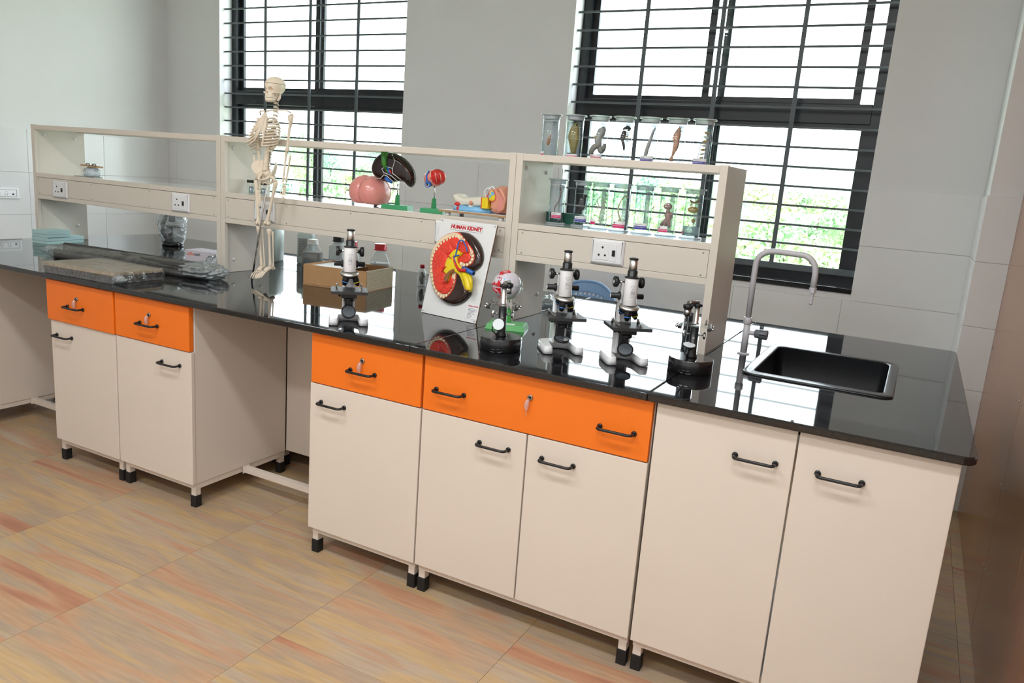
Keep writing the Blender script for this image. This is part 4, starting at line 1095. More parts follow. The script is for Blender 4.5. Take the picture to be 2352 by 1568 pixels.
for c_, r_, tilt in (((.038, -.02, .108), .014, .3), ((.056, -.015, .117), .013, -.5)):
    mb = MB(); mb.M = rotM(PI/2, tilt, 0, c_); mb.tube([(r_*math.cos(2*PI*k/20), r_*1.2*math.sin(2*PI*k/20), 0) for k in range(20)], .0028, 8, closed=True); mb.build('semicircular_canal', M['white_enamel'], ear)
yb_ = MB().box(.030, .060, -.052, .03, .042, .086).build('canal_section', M['yellow'], ear, bevel=.003)
MB().box(.0275, .030, -.053, .03, .041, .087).build('section_edge', M['kidney_rim'], yb_)
ms = MB(); ms.M = EM
ms.pillow(smoothp([(.052, .118), (.085, .135), (.112, .142), (.135, .130), (.148, .10), (.148, .03), (.125, .024), (.065, .024), (.060, .05), (.062, .085)], 2), .004, .050, .024, 6)
ms.pillow(smoothp([(.052, .118), (.085, .135), (.112, .142), (.135, .130), (.148, .10), (.148, .03), (.125, .024), (.065, .024), (.060, .05), (.062, .085)], 2), .004, -.050, .024, 6, back=False)
ms.build('auricle', M['skin'], ear)
mb = MB(); mb.M = EM; mb.pillow(smoothp([(.112, .112), (.130, .120), (.141, .10), (.141, .045), (.120, .032), (.100, .045), (.112, .07)], 2), .050, .006, .005, 3); mb.build('concha', M['kidney_rim'] if False else M['brain_pink'], ear)
MB().tube([(.104, -.056, .128), (.122, -.060, .122), (.142, -.056, .090), (.138, -.058, .05), (.112, -.058, .032)], [.006, .008, .008, .007, .004], 10).build('helix', M['skin'], ear)
mb = MB(); mb.M = EM; mb.pillow(smoothp([(.070, .118), (.082, .120), (.096, .098), (.092, .076), (.070, .074), (.062, .088)], 2), .050, .007, .003, 3); ys_ = mb.build('cut_face', M['yellow'], ear)
for x_, z_, r_ in ((.083, .106, .0085), (.072, .094, .006)):
    mb = MB(); mb.M = rotM(PI/2, 0, 0, (x_, -.057, z_)); mb.lathe([(r_, 0), (r_, .0012)], 16); mb.build('cartilage_section', M['model_sky'], ys_)
mb = MB(); mb.M = EM; mb.tube([(p[0], p[1], .055) for p in smoothp([(.068, .120), (.084, .122), (.099, .098), (.094, .073), (.068, .072), (.058, .088)], 2)], .0014, 6, closed=True); mb.build('cut_rim', M['kidney_rim'], ear)
for k in range(6): MB().sphere((.048+.004*k, -.045-.002*(k % 2), .09+.005*(k % 3)), (.005, .004, .004), 8, 6).build('ossicle', M[('bone_white', 'kidney_rim', 'model_sky')[k % 3]], ear)

# ---- small glass jars with black lids on the middle rack shelf
def lidjar(label, loc, r, h):
    t = thing('small_jar', label, 'jar', loc, 0, 'small black-lidded jars')
    MB().lathe([(r*.96, 0), (r, .002), (r, h*.78), (r*.92, h*.80)], 20).build('glass_body', M['glass'], t)
    MB().lathe([(r*1.04, h*.80), (r*1.04, h*.98), (r*.98, h)], 20).build('lid', M['black_plastic'], t)
    MB().lathe([(r*.55, .003), (r*.6, .005), (r*.55, h*.5), (r*.2, h*.52)], 12).build('contents', M['lens'], t)
lidjar('taller clear jar with black lid on the shelf behind the skeleton', (atY(577, 440, .78).x, .78, ZSH), .021, .066)
lidjar('lower clear jar with black lid on the shelf behind the skeleton', (atY(605, 442, .80).x, .80, ZSH), .021, .058)

# ---- specimen jars
M['jar_glass'] = clear('jar_glass', (.95, .975, .985), f0=.035, edge=.5, power=3, rimtint=(.28, .37, .41), rimpow=3.2)
M['jar_rim'] = clear('thick_jar_glass', (.66, .74, .78), f0=.10, edge=.5, body=.46, power=2, bodycol=(.70, .77, .80))
M['spirit'] = clear('preserving_fluid', (.93, .965, .975), f0=.01, edge=.2, power=3, rimtint=(.50, .60, .63), rimpow=3)
M['lab_pink'] = mat('label_pink', (.70, .03, .16), .5)
M['lab_blue'] = mat('label_blue', (.06, .05, .34), .5)
M['handwriting'] = mat('pen_ink', (.10, .09, .12), .7)
M['backplate'] = clear('specimen_plate', (.80, .82, .84), f0=.06, edge=.3, body=.42, bodycol=(.55, .56, .58))
def spec_mat(n, c, r=.45): M[n] = mat(n, c, r, var=.22, scale=70, coat=.15)
for n_, c_ in (('s_fish', (.30, .23, .07)), ('s_grey', (.36, .30, .26)), ('s_black', (.035, .018, .012)), ('s_beige', (.40, .36, .33)), ('s_prawn', (.62, .32, .20)), ('s_branch', (.10, .08, .05)), ('s_leaf', (.66, .66, .52)),
               ('s_seed', (.42, .19, .09)), ('s_worm', (.36, .22, .20)), ('s_dark', (.03, .026, .024)), ('s_cream', (.62, .52, .30)), ('s_blue', (.24, .38, .42)), ('s_octo', (.40, .23, .20)), ('s_amber', (.38, .23, .04)), ('s_brown', (.30, .17, .06))): spec_mat(n_, c_)
def blob(t, name, pts, rs, m, n=12, par=None):
    return MB().tube(pts, rs, n).build(name, m, par or t)
def jar(label, loc, rz, h, r, lidr, base, lab, spec):
    t = thing('specimen_jar', label, 'specimen jar', loc, rz, 'preserved specimen jars')
    zb = .0
    if base:
        MB().lathe([(lidr, 0), (lidr, .004), (lidr*.94, .0065), (r, .007)], 28).build('foot_disc', M['jar_rim'], t); zb = .0068
    MB().lathe([(r, zb), (r, h-.012)], 28).build('cylinder', M['jar_glass'], t)
    MB().lathe([(r*.955, zb+.004), (r*.955, h-.030)], 24).build('fluid', M['spirit'], t)
    ld = MB().lathe([(r*1.0, h-.020), (r*1.06, h-.013), (r*1.02, h-.006)], 28, caps=False).build('neck', M['jar_rim'], t)
    MB().lathe([(r*.9, h-.006), (lidr, h-.005), (lidr, h-.0015), (lidr*.96, h)], 28).build('lid', M['jar_rim'], t)
    MB().box(r*.18, r*.72, .013, .0154, zb+.006, h-.024).build('mounting_plate', M['backplate'], t)
    for zz in (.45, .72): MB().tube([(-r*.9, -r*.3, h*zz), (0, -r*.42, h*zz), (r*.9, -r*.25, h*zz)], .0005, 4).build('tie_thread', M['vessel_white'], t)
    if lab:
        m_, a0, a1, z0, z1, wr = lab
        def cur(rr, aa, bb, za, zc):
            n = 8; mb = MB(); vs = []
            for q in range(n+1):
                a = aa+(bb-aa)*q/n
                for rad in (rr, rr+.0004):
                    for z in (za, zc): vs.append((rad*math.sin(a), -rad*math.cos(a), z))
            fs = []
            for q in range(n):
                b = q*4; c = b+4
                fs += [(b+2, c+2, c+3, b+3), (b, b+1, c+1, c), (b+1, b+3, c+3, c+1), (b, c, c+2, b+2)]
            fs += [(0, 2, 3, 1), (n*4, n*4+1, n*4+3, n*4+2)]
            return mb._add(vs, fs, False)
        lb = cur(r+.0004, a0, a1, z0, z1).build('label', M['paper'], t)
        cur(r+.0009, a0+.03, a1-.03, z0+(z1-z0)*.07, z0+(z1-z0)*.55).build('label_band', M[m_], lb)
        am = (a0+a1)/2; w_ = r*(a1-a0)
        if w_ > .03:
            tm_ = text_mesh('AUDIO-VISUAL SLIDES PVT LTD', .0046, .0001, 'CENTER', .00006).copy()
            sx = w_*.9/max(v.co.x for v in tm_.vertices)/2
            for v in tm_.vertices:
                a = am+v.co.x*sx/r; v.co = Vector(((r+.0015+v.co.z)*math.sin(a), -(r+.0015+v.co.z)*math.cos(a), z0+(z1-z0)*.36+v.co.y))
            tm_.materials.clear(); tm_.materials.append(M['paper']); obj('label_print', tm_, None, lb)
        if wr:
            pts = []
            for q in range(17):
                a = a0+(a1-a0)*(.12+.6*wr*q/16); pts.append(((r+.0012)*math.sin(a), -(r+.0012)*math.cos(a), z0+(z1-z0)*(.76+.09*math.sin(q*2.4)*(1 if q % 3 else .4))))
            MB().tube(pts, .0005, 4).build('handwriting', M['handwriting'], lb)
    sp = thing_part('specimen', t)
    spec(sp, r, h)
    return t
def thing_part(name, parent):
    o = bpy.data.objects.new(name, None); COL.objects.link(o); o.parent = parent; o.empty_display_size = .02
    return o
def S(sp, pts, rs, m, n=10, name='piece'):
    if len(pts) > 2: pts, rs = cr(pts, 4), (crr(rs, 4) if isinstance(rs, (list, tuple)) else rs)
    return MB().tube(pts, rs, n).build(name, M[m], sp)
def sp_seed(sp, r, h): S(sp, [(-.006, 0, .045), (-.007, 0, .052), (-.006, 0, .062), (-.003, 0, .074), (-.002, 0, .084), (-.002, 0, .088)], [.002, .0065, .0075, .006, .004, .001], 's_seed', name='snail_body')
def sp_fish(sp, r, h):
    ol = smoothp([(-.010, .0), (-.016, .03), (-.027, .060), (-.026, .09), (-.012, .118), (.0, .132), (.012, .122), (.016, .10), (.018, .06), (.012, .03), (.008, .0)], 2)
    mb = MB(); mb.M = Matrix(((1, 0, 0, .002), (0, 0, -1, 0), (0, 1, 0, .012), (0, 0, 0, 1))); mb.pillow(ol, 0, .011, .012, 4); mb.pillow(ol, 0, -.011, .012, 4, back=False)
    mb.build('fish_body', M['s_fish'], sp)
    MB().sphere((.004, -.0105, .128), .003, 10, 8).build('fish_eye', M['black_rubber'], sp)
    for k in range(6): S(sp, [(-.026+.002*k, 0, .06+.011*k), (-.031+.003*k, 0, .064+.011*k)], [.0015, .0005], 's_fish', 6, 'fin_ray')
def sp_frog(sp, r, h):
    S(sp, [(.006, 0, .045), (.0, -.004, .062), (-.002, -.002, .08), (.006, 0, .10), (.012, 0, .118), (.01, 0, .126)], [.008, .013, .014, .017, .014, .005], 's_beige', name='trunk')
    S(sp, [(-.002, -.006, .082), (-.014, -.01, .088), (-.02, -.01, .082)], [.004, .0045, .005], 's_cream', name='forelimb')
    S(sp, [(.002, -.004, .055), (-.014, -.006, .048), (-.024, -.004, .03), (-.022, 0, .012)], [.010, .012, .010, .008], 's_grey', name='hind_limb')
    S(sp, [(.004, 0, .05), (.014, -.004, .035), (.024, 0, .05), (.026, 0, .064)], [.010, .012, .009, .005], 's_grey', name='hind_limb')
def sp_scorp(sp, r, h):
    S(sp, [(-.006, -.002, .118), (.004, -.002, .124), (.014, -.002, .128), (.020, -.002, .122), (.014, -.002, .116)], [.002, .006, .006, .006, .002], 's_black', name='claw')
    S(sp, [(.002, 0, .115), (.0, 0, .10), (-.003, 0, .085), (-.002, 0, .078), (.004, 0, .060), (.006, 0, .048), (.007, 0, .040)], [.006, .010, .010, .006, .005, .004, .0012], 's_black', name='trunk')
    for k in range(4):
        for s_ in (-1, 1): S(sp, [(s_*.005, -.003, .105-.006*k), (s_*.014, -.006, .108-.008*k), (s_*.016, -.006, .098-.008*k)], [.0014, .001, .0005], 's_black' if s_ < 0 else 's_brown', 5, 'limb')
    S(sp, [(.006, -.005, .096), (.014, -.006, .092), (.018, -.004, .098)], [.002, .0025, .001], 's_amber', 6, 'pincer')
def sp_eel(sp, r, h): S(sp, [(-.010, 0, .012), (-.006, 0, .035), (-.001, 0, .062), (.006, 0, .09), (.013, 0, .115), (.017, 0, .125), (.019, 0, .132)], [.007, .0075, .007, .006, .004, .003, .001], 's_beige', name='slender_body')
def sp_prawn(sp, r, h):
    S(sp, [(.008, 0, .134), (.006, 0, .125), (.002, 0, .108), (-.001, 0, .092), (.002, 0, .080), (.0, 0, .062), (-.004, 0, .045), (-.007, 0, .032), (-.010, 0, .024)], [.003, .008, .0135, .014, .011, .0095, .0065, .004, .0025], 's_prawn', 14, 'shell')
    S(sp, [(-.009, 0, .03), (-.016, 0, .012)], [.003, .005], 's_prawn', 8, 'tail_fan'); S(sp, [(-.009, 0, .03), (-.006, 0, .011)], [.003, .005], 's_prawn', 8, 'tail_fan')
    for k in range(4): S(sp, [(.006+.002*k, -.002, .128), (.006+.003*k, -.004, .142), (.004+.004*k, -.004, .150)], [.0008, .0005, .0003], 's_prawn', 4, 'feeler')
    for s_ in (-1, 1): MB().sphere((.006+s_*.007, -.006, .122), .0022, 8, 6).build('stalk_eye', M['black_rubber'], sp)
def sp_branch(sp, r, h):
    S(sp, [(-.012, 0, .02), (-.008, 0, .06), (-.004, 0, .10), (-.001, 0, .132)], [.0014, .0013, .0012, .0008], 's_branch', 6, 'stem')
    for k in range(7):
        z = .025+.016*k; x0 = -.012+.0016*k*1.1
        ol = smoothp([(0, 0), (.010, .005), (.020, .003), (.024, -.001), (.012, -.006)], 1)
        mb = MB(); mb.M = rotM(PI/2, -.3+.08*k, 0, (x0, -.003+.002*(k % 3), z)); mb.pillow(ol, 0, .0015, .0015, 2); mb.build('leaf', M['s_leaf' if k % 2 else 's_amber'], sp)
def sp_tapew(sp, r, h): S(sp, [(.010, 0, .148), (.014, 0, .128), (.012, 0, .11), (.006, 0, .092), (-.002, 0, .078), (-.008, 0, .066), (-.009, 0, .05), (-.010, 0, .042)], [.0035, .003, .0028, .0026, .0024, .0024, .002, .001], 's_worm', 8, 'worm')
def sp_mussel(sp, r, h):
    ol = smoothp([(.0, .048), (-.012, .06), (-.020, .078), (-.010, .098), (.006, .118), (.010, .12), (.010, .09), (.008, .065)], 2)
    mb = MB(); mb.M = Matrix(((1, 0, 0, .004), (0, 0, -1, 0), (0, 1, 0, .012), (0, 0, 0, 1))); mb.pillow(ol, 0, .008, .010, 4); mb.pillow(ol, 0, -.008, .01, 4, back=False); mb.build('dark_shell', M['s_dark'], sp)
    MB().tube([(-r*.9, -.01, .082), (r*.9, -.01, .084)], .0012, 5).build('tie_band', M['vessel_white'], sp)
    MB().sphere((0, 0, .034), (.018, .01, .010), 14, 8).build('cotton_pad', M['board_white'], sp)
def sp_round(sp, r, h): S(sp, [(.0, 0, .035), (.004, 0, .045), (.003, 0, .058), (.008, 0, .075), (.015, 0, .095), (.014, 0, .115), (.004, 0, .126), (-.008, 0, .12), (-.012, 0, .108), (-.006, 0, .095), (-.004, 0, .085), (-.012, 0, .078)], .0016, 's_cream', 6, 'roundworm'); S(sp, [(.003, 0, .035), (.0, 0, .031), (-.003, 0, .034)], .0015, 's_cream', 6, 'coil')
def sp_asc(sp, r, h): S(sp, [(.006, 0, .028), (.0, 0, .05), (-.008, 0, .07), (-.010, 0, .092), (-.004, 0, .112), (.006, 0, .130), (.016, 0, .138), (.022, 0, .132), (.016, 0, .126)], [.0045, .0035, .003, .003, .003, .0028, .0025, .002, .001], 's_cream', 8, 'roundworm'); S(sp, [(.0, 0, .05), (-.006, 0, .038), (-.014, 0, .03)], [.003, .0025, .001], 's_cream', 7, 'roundworm')
def sp_needle(sp, r, h):
    for k in range(7): S(sp, [(-.016+.005*k, .002*(k % 3), .035+.004*(k % 2)), (-.012+.004*k+.006*math.sin(k), .001, .10+.012*math.cos(k*1.7))], [.0007, .0004], 's_blue', 5, 'needle')
    S(sp, [(.008, -.002, .03), (.004, -.002, .15)], [.0012, .0006], 's_blue', 5, 'needle')
def sp_octo(sp, r, h):
    MB().sphere((-.002, 0, .112), (.016, .014, .013), 18, 12).build('mantle', M['s_octo'], sp)
    MB().sphere((.004, 0, .074), (.015, .012, .018), 18, 12, lambda p: p*(1+.15*math.sin(7*p.x+5*p.z))).build('head', M['s_octo'], sp)
    S(sp, [(-.002, 0, .10), (.002, 0, .088)], [.006, .008], 's_octo', 8, 'neck')
    for k in range(8):
        a = -1.0+.27*k
        S(sp, [(.004+.008*a, -.006, .066), (.000+.016*a-.004, -.008, .05), (-.004+.02*a, -.008+.003*(k % 3), .036), (-.010+.022*a, -.006, .032+.003*(k % 2))], [.004, .0032, .0022, .001], 's_octo', 7, 'arm')
def sp_mixed(sp, r, h):
    S(sp, [(-.016, 0, .142), (-.006, 0, .135), (.004, 0, .134), (.014, 0, .140), (.018, 0, .146)], [.0025, .004, .004, .004, .0025], 's_brown', 8, 'curved_specimen')
    MB().sphere((-.001, 0, .107), (.020, .008, .0115), 20, 12).build('oval_specimen', M['s_amber'], sp)
    S(sp, [(-.012, -.0085, .107), (.010, -.0085, .108)], .0009, 's_leaf', 5, 'mid_line')
    MB().prism([(-.004, .068), (.004, .076), (.012, .07), (.010, .06), (.0, .058), (.002, .064)], -.004, .004).build('fragment', M['s_brown'], sp, rot=(PI/2, 0, 0))
    MB().lathe([(r*.93, .010), (r*.93, .045)], 20).build('pale_sediment', M['jar_rim'], sp)
dl = math.radians
upper = [(1.588, 's1', 'specimen jar with a small brown snail, leftmost on the rack top', sp_seed, ('lab_pink', dl(-95), dl(-42), .004, .020, 0)),
         (1.694, 's2', 'specimen jar with a large olive fish on the rack top', sp_fish, ('lab_pink', dl(-60), dl(22), .002, .016, 0)),
         (1.797, 's3', 'specimen jar with a pale splayed frog on the rack top', sp_frog, ('lab_pink', dl(-60), dl(22), .002, .018, .3)),
         (1.898, 's4', 'specimen jar with a black scorpion on the rack top', sp_scorp, None),
         (2.001, 's5', 'specimen jar with a slender grey eel-like body on the rack top', sp_eel, ('lab_blue', dl(-55), dl(35), .002, .024, .5)),
         (2.106, 's6', 'specimen jar with a pink-orange prawn on the rack top', sp_prawn, None),
         (2.206, 's7', 'specimen jar with a leafy twig, rightmost on the rack top', sp_branch, ('lab_blue', dl(-62), dl(28), .002, .026, .9))]
for x, _, lab, f_, lb in upper: jar(lab, (x, .79, RZ[5]-.0018), math.radians(28 if x < 1.8 else 22), .166, .0335, .043, False, lb, f_)
low = [(1276, 511, .862, 'specimen jar with a thin brown tapeworm, beside the green box', sp_tapew, ('lab_pink', dl(-42), dl(32), .024, .048, .6), 6),
       (1333, 520, .86, 'specimen jar with a black shell on cotton, second from left in the lower row', sp_mussel, ('lab_blue', dl(-58), dl(34), .018, .042, .8), 5),
       (1373, 526, .82, 'specimen jar with a fine coiled pale worm on the rack shelf', sp_round, ('lab_pink', dl(-80), dl(-30), .016, .038, 0), 0),
       (1421, 531, .80, 'specimen jar with a thick forked cream roundworm on the rack shelf', sp_asc, ('lab_pink', dl(-55), dl(35), .012, .040, .2), 0),
       (1472, 537, .79, 'specimen jar with thin bluish needles on the rack shelf', sp_needle, ('lab_blue', dl(-62), dl(30), .016, .042, .9), 0),
       (1528, 542, .80, 'specimen jar with a brownish octopus on the rack shelf', sp_octo, ('lab_pink', dl(-70), dl(2), .014, .038, .3), 0),
       (1585, 547, .80, 'specimen jar with an amber oval and two fragments, rightmost in the lower row', sp_mixed, ('lab_pink', dl(-95), dl(-70), .014, .036, 0), 0)]
for u, v, y_, lab, f_, lb, fs in low:
    p = atY(u, v-4, y_)
    jar(lab, (p.x, y_, ZSH), math.radians(30 if u < 1400 else 24), .184, .0325, .042, True, lb, f_)
# green slide box behind the jars
M['box_green'] = mat('dark_green_card', (.025, .115, .075), .5, var=.05)
gx = thing('green_box', 'small dark green cardboard box behind the leftmost shelf jars', 'box', (1.618, .929, ZSH), 0)
MB().box(-.083, .083, -.016, .016, 0, .045).build('carton', M['box_green'], gx, bevel=.001)
text('lettering', 'S', .013, M['paper'], gx, (-.030, -.0163, .030)); text('lettering', 'STE', .013, M['paper'], gx, (-.040, -.0163, .0205), bold=.0003)
MB().box(-.040, -.025, -.0166, -.016, .0275, .0285).build('print_bar', M['paper'], gx)
MB().box(-.048, -.018, -.0166, -.016, .008, .0086).build('print_frame', M['paper'], gx)
# crumpled clear wrap and box on the mid shelf of the left rack
M['film'] = clear('crumpled_film', (.95, .96, .97), rough=.12, f0=.06, edge=.55, body=.03, bump=.9, bscale=22, power=2)
M['film_thick'] = clear('folded_film', (.82, .86, .90), rough=.16, f0=.16, edge=.6, body=.22, bodycol=(.8, .88, .92), bump=1.0, bscale=34, power=1.6)
def crumple(mb, c, r, seed, nu=22, nv=14, amp=.16):
    rg = random.Random(seed); ks = [(rg.uniform(-7, 7), rg.uniform(-7, 7), rg.uniform(-7, 7), rg.uniform(0, 6)) for _ in range(7)]
    def fn(p):
        d = sum(abs(math.sin(a*p.x+b*p.y+c_*p.z+e)) for a, b, c_, e in ks)/7
        q = p*(1+amp*(d-.6)*2)
        if q.z < -.8: q.z = -.8
        return q
    return mb.sphere(c, r, nu, nv, fn)
wp = thing('wrapped_parts', 'small parts wrapped in crumpled clear film on the left rack shelf', 'package', (-1.245, .735, ZSH), math.radians(10))
crumple(MB(), (.0, 0, .026), (.055, .035, .032), 3).build('film_wrap', M['film_thick'], wp)
crumple(MB(), (-.045, 0, .019), (.025, .025, .022), 5).build('film_wrap', M['film'], wp)
MB().box(-.10, .045, -.03, .03, 0, .0035).build('grey_plate', M['steel'], wp)
mb = MB(); mb.M = rotM(0, .06, 0, (0, 0, .058)); mb.box(-.052, .052, -.03, .03, 0, .008); mb.build('wooden_block', M['ply'], wp, bevel=.001)
for x_ in (-.022, .024): MB().lathe([(.014, 0), (.015, .004), (.012, .012), (.004, .013)], 14, (x_, -.004, .064)).build('metal_fitting', M['steel'], wp)
# ================================================================== skeleton, bottles, left-hand things
M['bone'] = mat('ivory_bone', (.80, .69, .55), .38, var=.04, scale=25)
M['bone_dark'] = mat('bone_shadow_gap', (.30, .22, .15), .7)
SKY0 = .565
sk0 = atY(578, 648, SKY0-.02)
ske = thing('skeleton_model', 'ivory plastic human skeleton model on a metal rod leaning at the middle rack', 'skeleton', (sk0.x, SKY0-.02, ZT))
SO = Vector(ske.location)
def P(u, v, dy=0.0): return atY(u, v, SKY0+dy)-SO
def bone(name, pts, rs, par=None, n=10): return MB().tube(pts, rs, n).build(name, M['bone'], par or ske)
def lerp(a, b, k): return a+(b-a)*k
def longbone(name, a, b, r, k0=1.9, k1=1.9, par=None):
    return bone(name, [a, lerp(a, b, .03), lerp(a, b, .10), lerp(a, b, .2), lerp(a, b, .5), lerp(a, b, .82), lerp(a, b, .92), lerp(a, b, .97), b],
                [r*k0*.6, r*k0, r*k0*.95, r*1.15, r, r*1.1, r*k1*.9, r*k1, r*k1*.6], par)
# support rod
MB().tube([P(578, 648, -.02), P(600, 505, -.02), P(613, 430, .0), P(618, 395, .02), P(622, 330, .03)], .0042, 10).build('support_rod', M['chrome'], ske)
# skull, facing the front of the bench (-y)
sc_ = P(631, 207, -.005)
prof = [  # z, half width, front y, back y
    (-.054, .013, -.042, -.020), (-.049, .020, -.047, -.006), (-.036, .0235, -.048, .004), (-.020, .0265, -.047, .020), (-.008, .030, -.046, .040), (.004, .0345, -.047, .049), (.016, .037, -.047, .053), (.028, .0372, -.045, .053), (.040, .034, -.038, .048), (.050, .026, -.026, .038), (.056, .014, -.012, .024), (.058, .004, .002, .010)]
mb = MB(); vs = []; n = 28
for z, hw, yf, yb in prof:
    for k in range(n):
        a = 2*PI*k/n; cx_, sy_ = math.cos(a), math.sin(a)
        vs.append(sc_+Vector((hw*abs(cx_)**.85*(1 if cx_ > 0 else -1), (yf+yb)/2+(yb-yf)/2*sy_, z)))
fs = []
for i in range(len(prof)-1):
    for k in range(n): fs.append((i*n+k, i*n+(k+1) % n, (i+1)*n+(k+1) % n, (i+1)*n+k))
fs.append([k for k in range(n)][::-1]); fs.append([(len(prof)-1)*n+k for k in range(n)])
mb._add(vs, fs, True)
def bool_cut(o, cutters):
    for c_ in cutters:
        md = o.modifiers.new('cut', 'BOOLEAN'); md.operation = 'DIFFERENCE'; md.object = c_; md.solver = 'EXACT'
    bpy.context.view_layer.update()
    me = bpy.data.meshes.new_from_object(o.evaluated_get(bpy.context.evaluated_depsgraph_get()))
    o.modifiers.clear(); o.data = me
    for c_ in cutters: bpy.data.objects.remove(c_, do_unlink=True)
skull = mb.build('skull', M['bone'], ske)
cut = []
for s_ in (-1, 1):
    cut.append(MB().sphere(sc_+Vector((s_*.0158, -.046, -.003)), (.0112, .022, .0098), 14, 10).build('cutter', M['bone_dark'], ske))
    cut.append(MB().sphere(sc_+Vector((s_*.041, -.012, -.006)), (.009, .014, .010), 12, 8).build('cutter', M['bone_dark'], ske))
    cut.append(MB().sphere(sc_+Vector((s_*.030, -.022, -.030)), (.010, .012, .009), 12, 8).build('cutter', M['bone_dark'], ske))
cut.append(MB().sphere(sc_+Vector((0, -.048, -.0205)), (.0068, .014, .0105), 12, 8).build('cutter', M['bone_dark'], ske))
cut.append(MB().box(sc_.x-.03, sc_.x+.03, sc_.y-.06, sc_.y-.012, sc_.z-.0375, sc_.z-.0362).build('cutter', M['bone_dark'], ske))
bool_cut(skull, cut)
for s_ in (-1, 1):
    bone('cheek_arch', [sc_+Vector((s_*.022, -.040, -.014)), sc_+Vector((s_*.035, -.026, -.013)), sc_+Vector((s_*.0375, -.006, -.010)), sc_+Vector((s_*.035, .008, -.006))], [.004, .0035, .0028, .003], skull)
    bone('jaw_branch', [sc_+Vector((s_*.021, -.004, -.046)), sc_+Vector((s_*.026, .004, -.032)), sc_+Vector((s_*.028, .006, -.016))], [.006, .0055, .004], skull)
sl = [sc_+Vector((.0376*abs(math.cos(a))**.85*(1 if math.cos(a) > 0 else -1), .0038+.0496*math.sin(a), .026)) for a in [2*PI*k/32 for k in range(32)]]
MB().tube(sl, .0009, 4, closed=True).build('cap_seam', M['bone_dark'], skull)
for k in range(8):
    a = -.7+.2*k
    MB().cbox(sc_+Vector((.017*math.sin(a)*1.1, -.046+.012*(1-math.cos(a)), -.034)), (.0034, .003, .0042)).build('tooth', M['vessel_white'], skull)
    MB().cbox(sc_+Vector((.016*math.sin(a)*1.1, -.0455+.012*(1-math.cos(a)), -.0400)), (.0032, .003, .0038)).build('tooth', M['vessel_white'], skull)
# spine
sp_top, sp_mid, sp_low = P(632, 236, .012), P(618, 320, .030), P(614, 388, .018)
verts_ = []
for k in range(19):
    q = k/18
    p_ = lerp(sp_top, sp_mid, q*2) if q < .5 else lerp(sp_mid, sp_low, q*2-1)
    p_ = p_+Vector((0, .012*math.sin(q*PI*1.6), 0)); verts_.append(p_)
for k in range(19):
    r_ = .0068+.0070*k/18; h_ = .0050+.004*k/18
    mb = MB(); mb.lathe([(r_*.9, -h_), (r_, -h_*.9), (r_*.86, 0), (r_, h_*.9), (r_*.9, h_)], 14, verts_[k])
    v_ = mb.build('vertebra', M['bone'], ske)
    bone('spinous_process', [verts_[k]+Vector((0, r_*.6, 0)), verts_[k]+Vector((0, r_+.010, -.004)), verts_[k]+Vector((0, r_+.016, -.009))], [.004, .003, .002], v_, 6)
    for s_ in (-1, 1): bone('side_process', [verts_[k]+Vector((s_*r_*.6, r_*.6, 0)), verts_[k]+Vector((s_*(r_+.008), r_*.7, .001))], [.003, .002], v_, 6)
# rib cage
cc = P(613, 285, .004)
st_t, st_b = P(609, 258, -.040), P(601, 297, -.056)
bone('breastbone', [st_t, lerp(st_t, st_b, .2), lerp(st_t, st_b, .35), lerp(st_t, st_b, .8), st_b, lerp(st_t, st_b, 1.25)], [.006, .008, .0055, .0058, .004, .0015])
for k in range(11):
    q = k/10
    zb = verts_[4].z+(verts_[11].z-verts_[4].z)*q+.006
    vb_ = verts_[4+int(round(7*q))]
    hw = (.040, .052, .060, .066, .070, .073, .075, .075, .072, .066, .058)[k]; dp = (.034, .042, .048, .052, .055, .057, .058, .057, .053, .048, .042)[k]
    drop = .020+.018*q
    floating = k >= 9
    for s_ in (-1, 1):
        pts = []; end = 1.0 if not floating else .62
        cx_, cy_ = vb_.x-.002, vb_.y-.046
        for i in range(15):
            tt = end*i/14; a = PI/2-tt*PI*.97
            pts.append(Vector((cx_+s_*hw*abs(math.cos(a))**.85, cy_+dp*math.sin(a)+.006, zb-drop*math.sin(tt*PI/2)**1.3)))
        if not floating:
            tgt = lerp(st_t, st_b, min(1.0, .04+.115*k))
            e = pts[-1]
            pts[-1] = tgt+Vector((s_*.005, .002, 0)); pts[-2] = lerp(pts[-3], pts[-1], .5)+Vector((s_*.004, 0, -.004-.004*max(0, k-5)))
        bone('rib', pts, [.0035]+[.0042]*12+[.0038, .0035], None, 8)
# shoulder girdle and arms
for s_, sh in ((-1, P(592, 268, .0)), (1, P(667, 264, .0))):
    bone('collar_bone', [st_t+Vector((s_*.006, .0, .006)), lerp(st_t, sh, .45)+Vector((0, -.008, .014)), lerp(st_t, sh, .8)+Vector((0, .004, .018)), sh+Vector((-s_*.006, .012, .010))], [.0042, .003, .003, .0042])
    ol = [(sh.x-s_*.004, sh.z+.012), (sh.x-s_*.042, sh.z+.002), (sh.x-s_*.040, sh.z-.020), (sh.x-s_*.024, sh.z-.068), (sh.x-s_*.012, sh.z-.03)]
    mb = MB(); mb.M = Matrix(((1, 0, 0, 0), (0, 0, -1, sh.y+.028), (0, 1, 0, 0), (0, 0, 0, 1))); mb.pillow(smoothp(ol, 1), 0, .004, .003, 2); mb.build('shoulder_blade', M['bone'], ske)
hR, eR, wR = P(668, 266), P(659, 349), P(653, 417, -.01)
longbone('upper_arm_bone', hR, eR, .0058, 1.7, 1.75)
longbone('ulna', P(658, 347), P(650, 418, -.005), .0042, 1.7, 1.2); longbone('radius', P(667, 357, -.01), P(657, 417, -.012), .0038, 1.5, 1.6)
MB().tube([P(660, 350, -.004), P(668, 354, -.008)], .0012, 5).build('wire', M['steel'], ske)
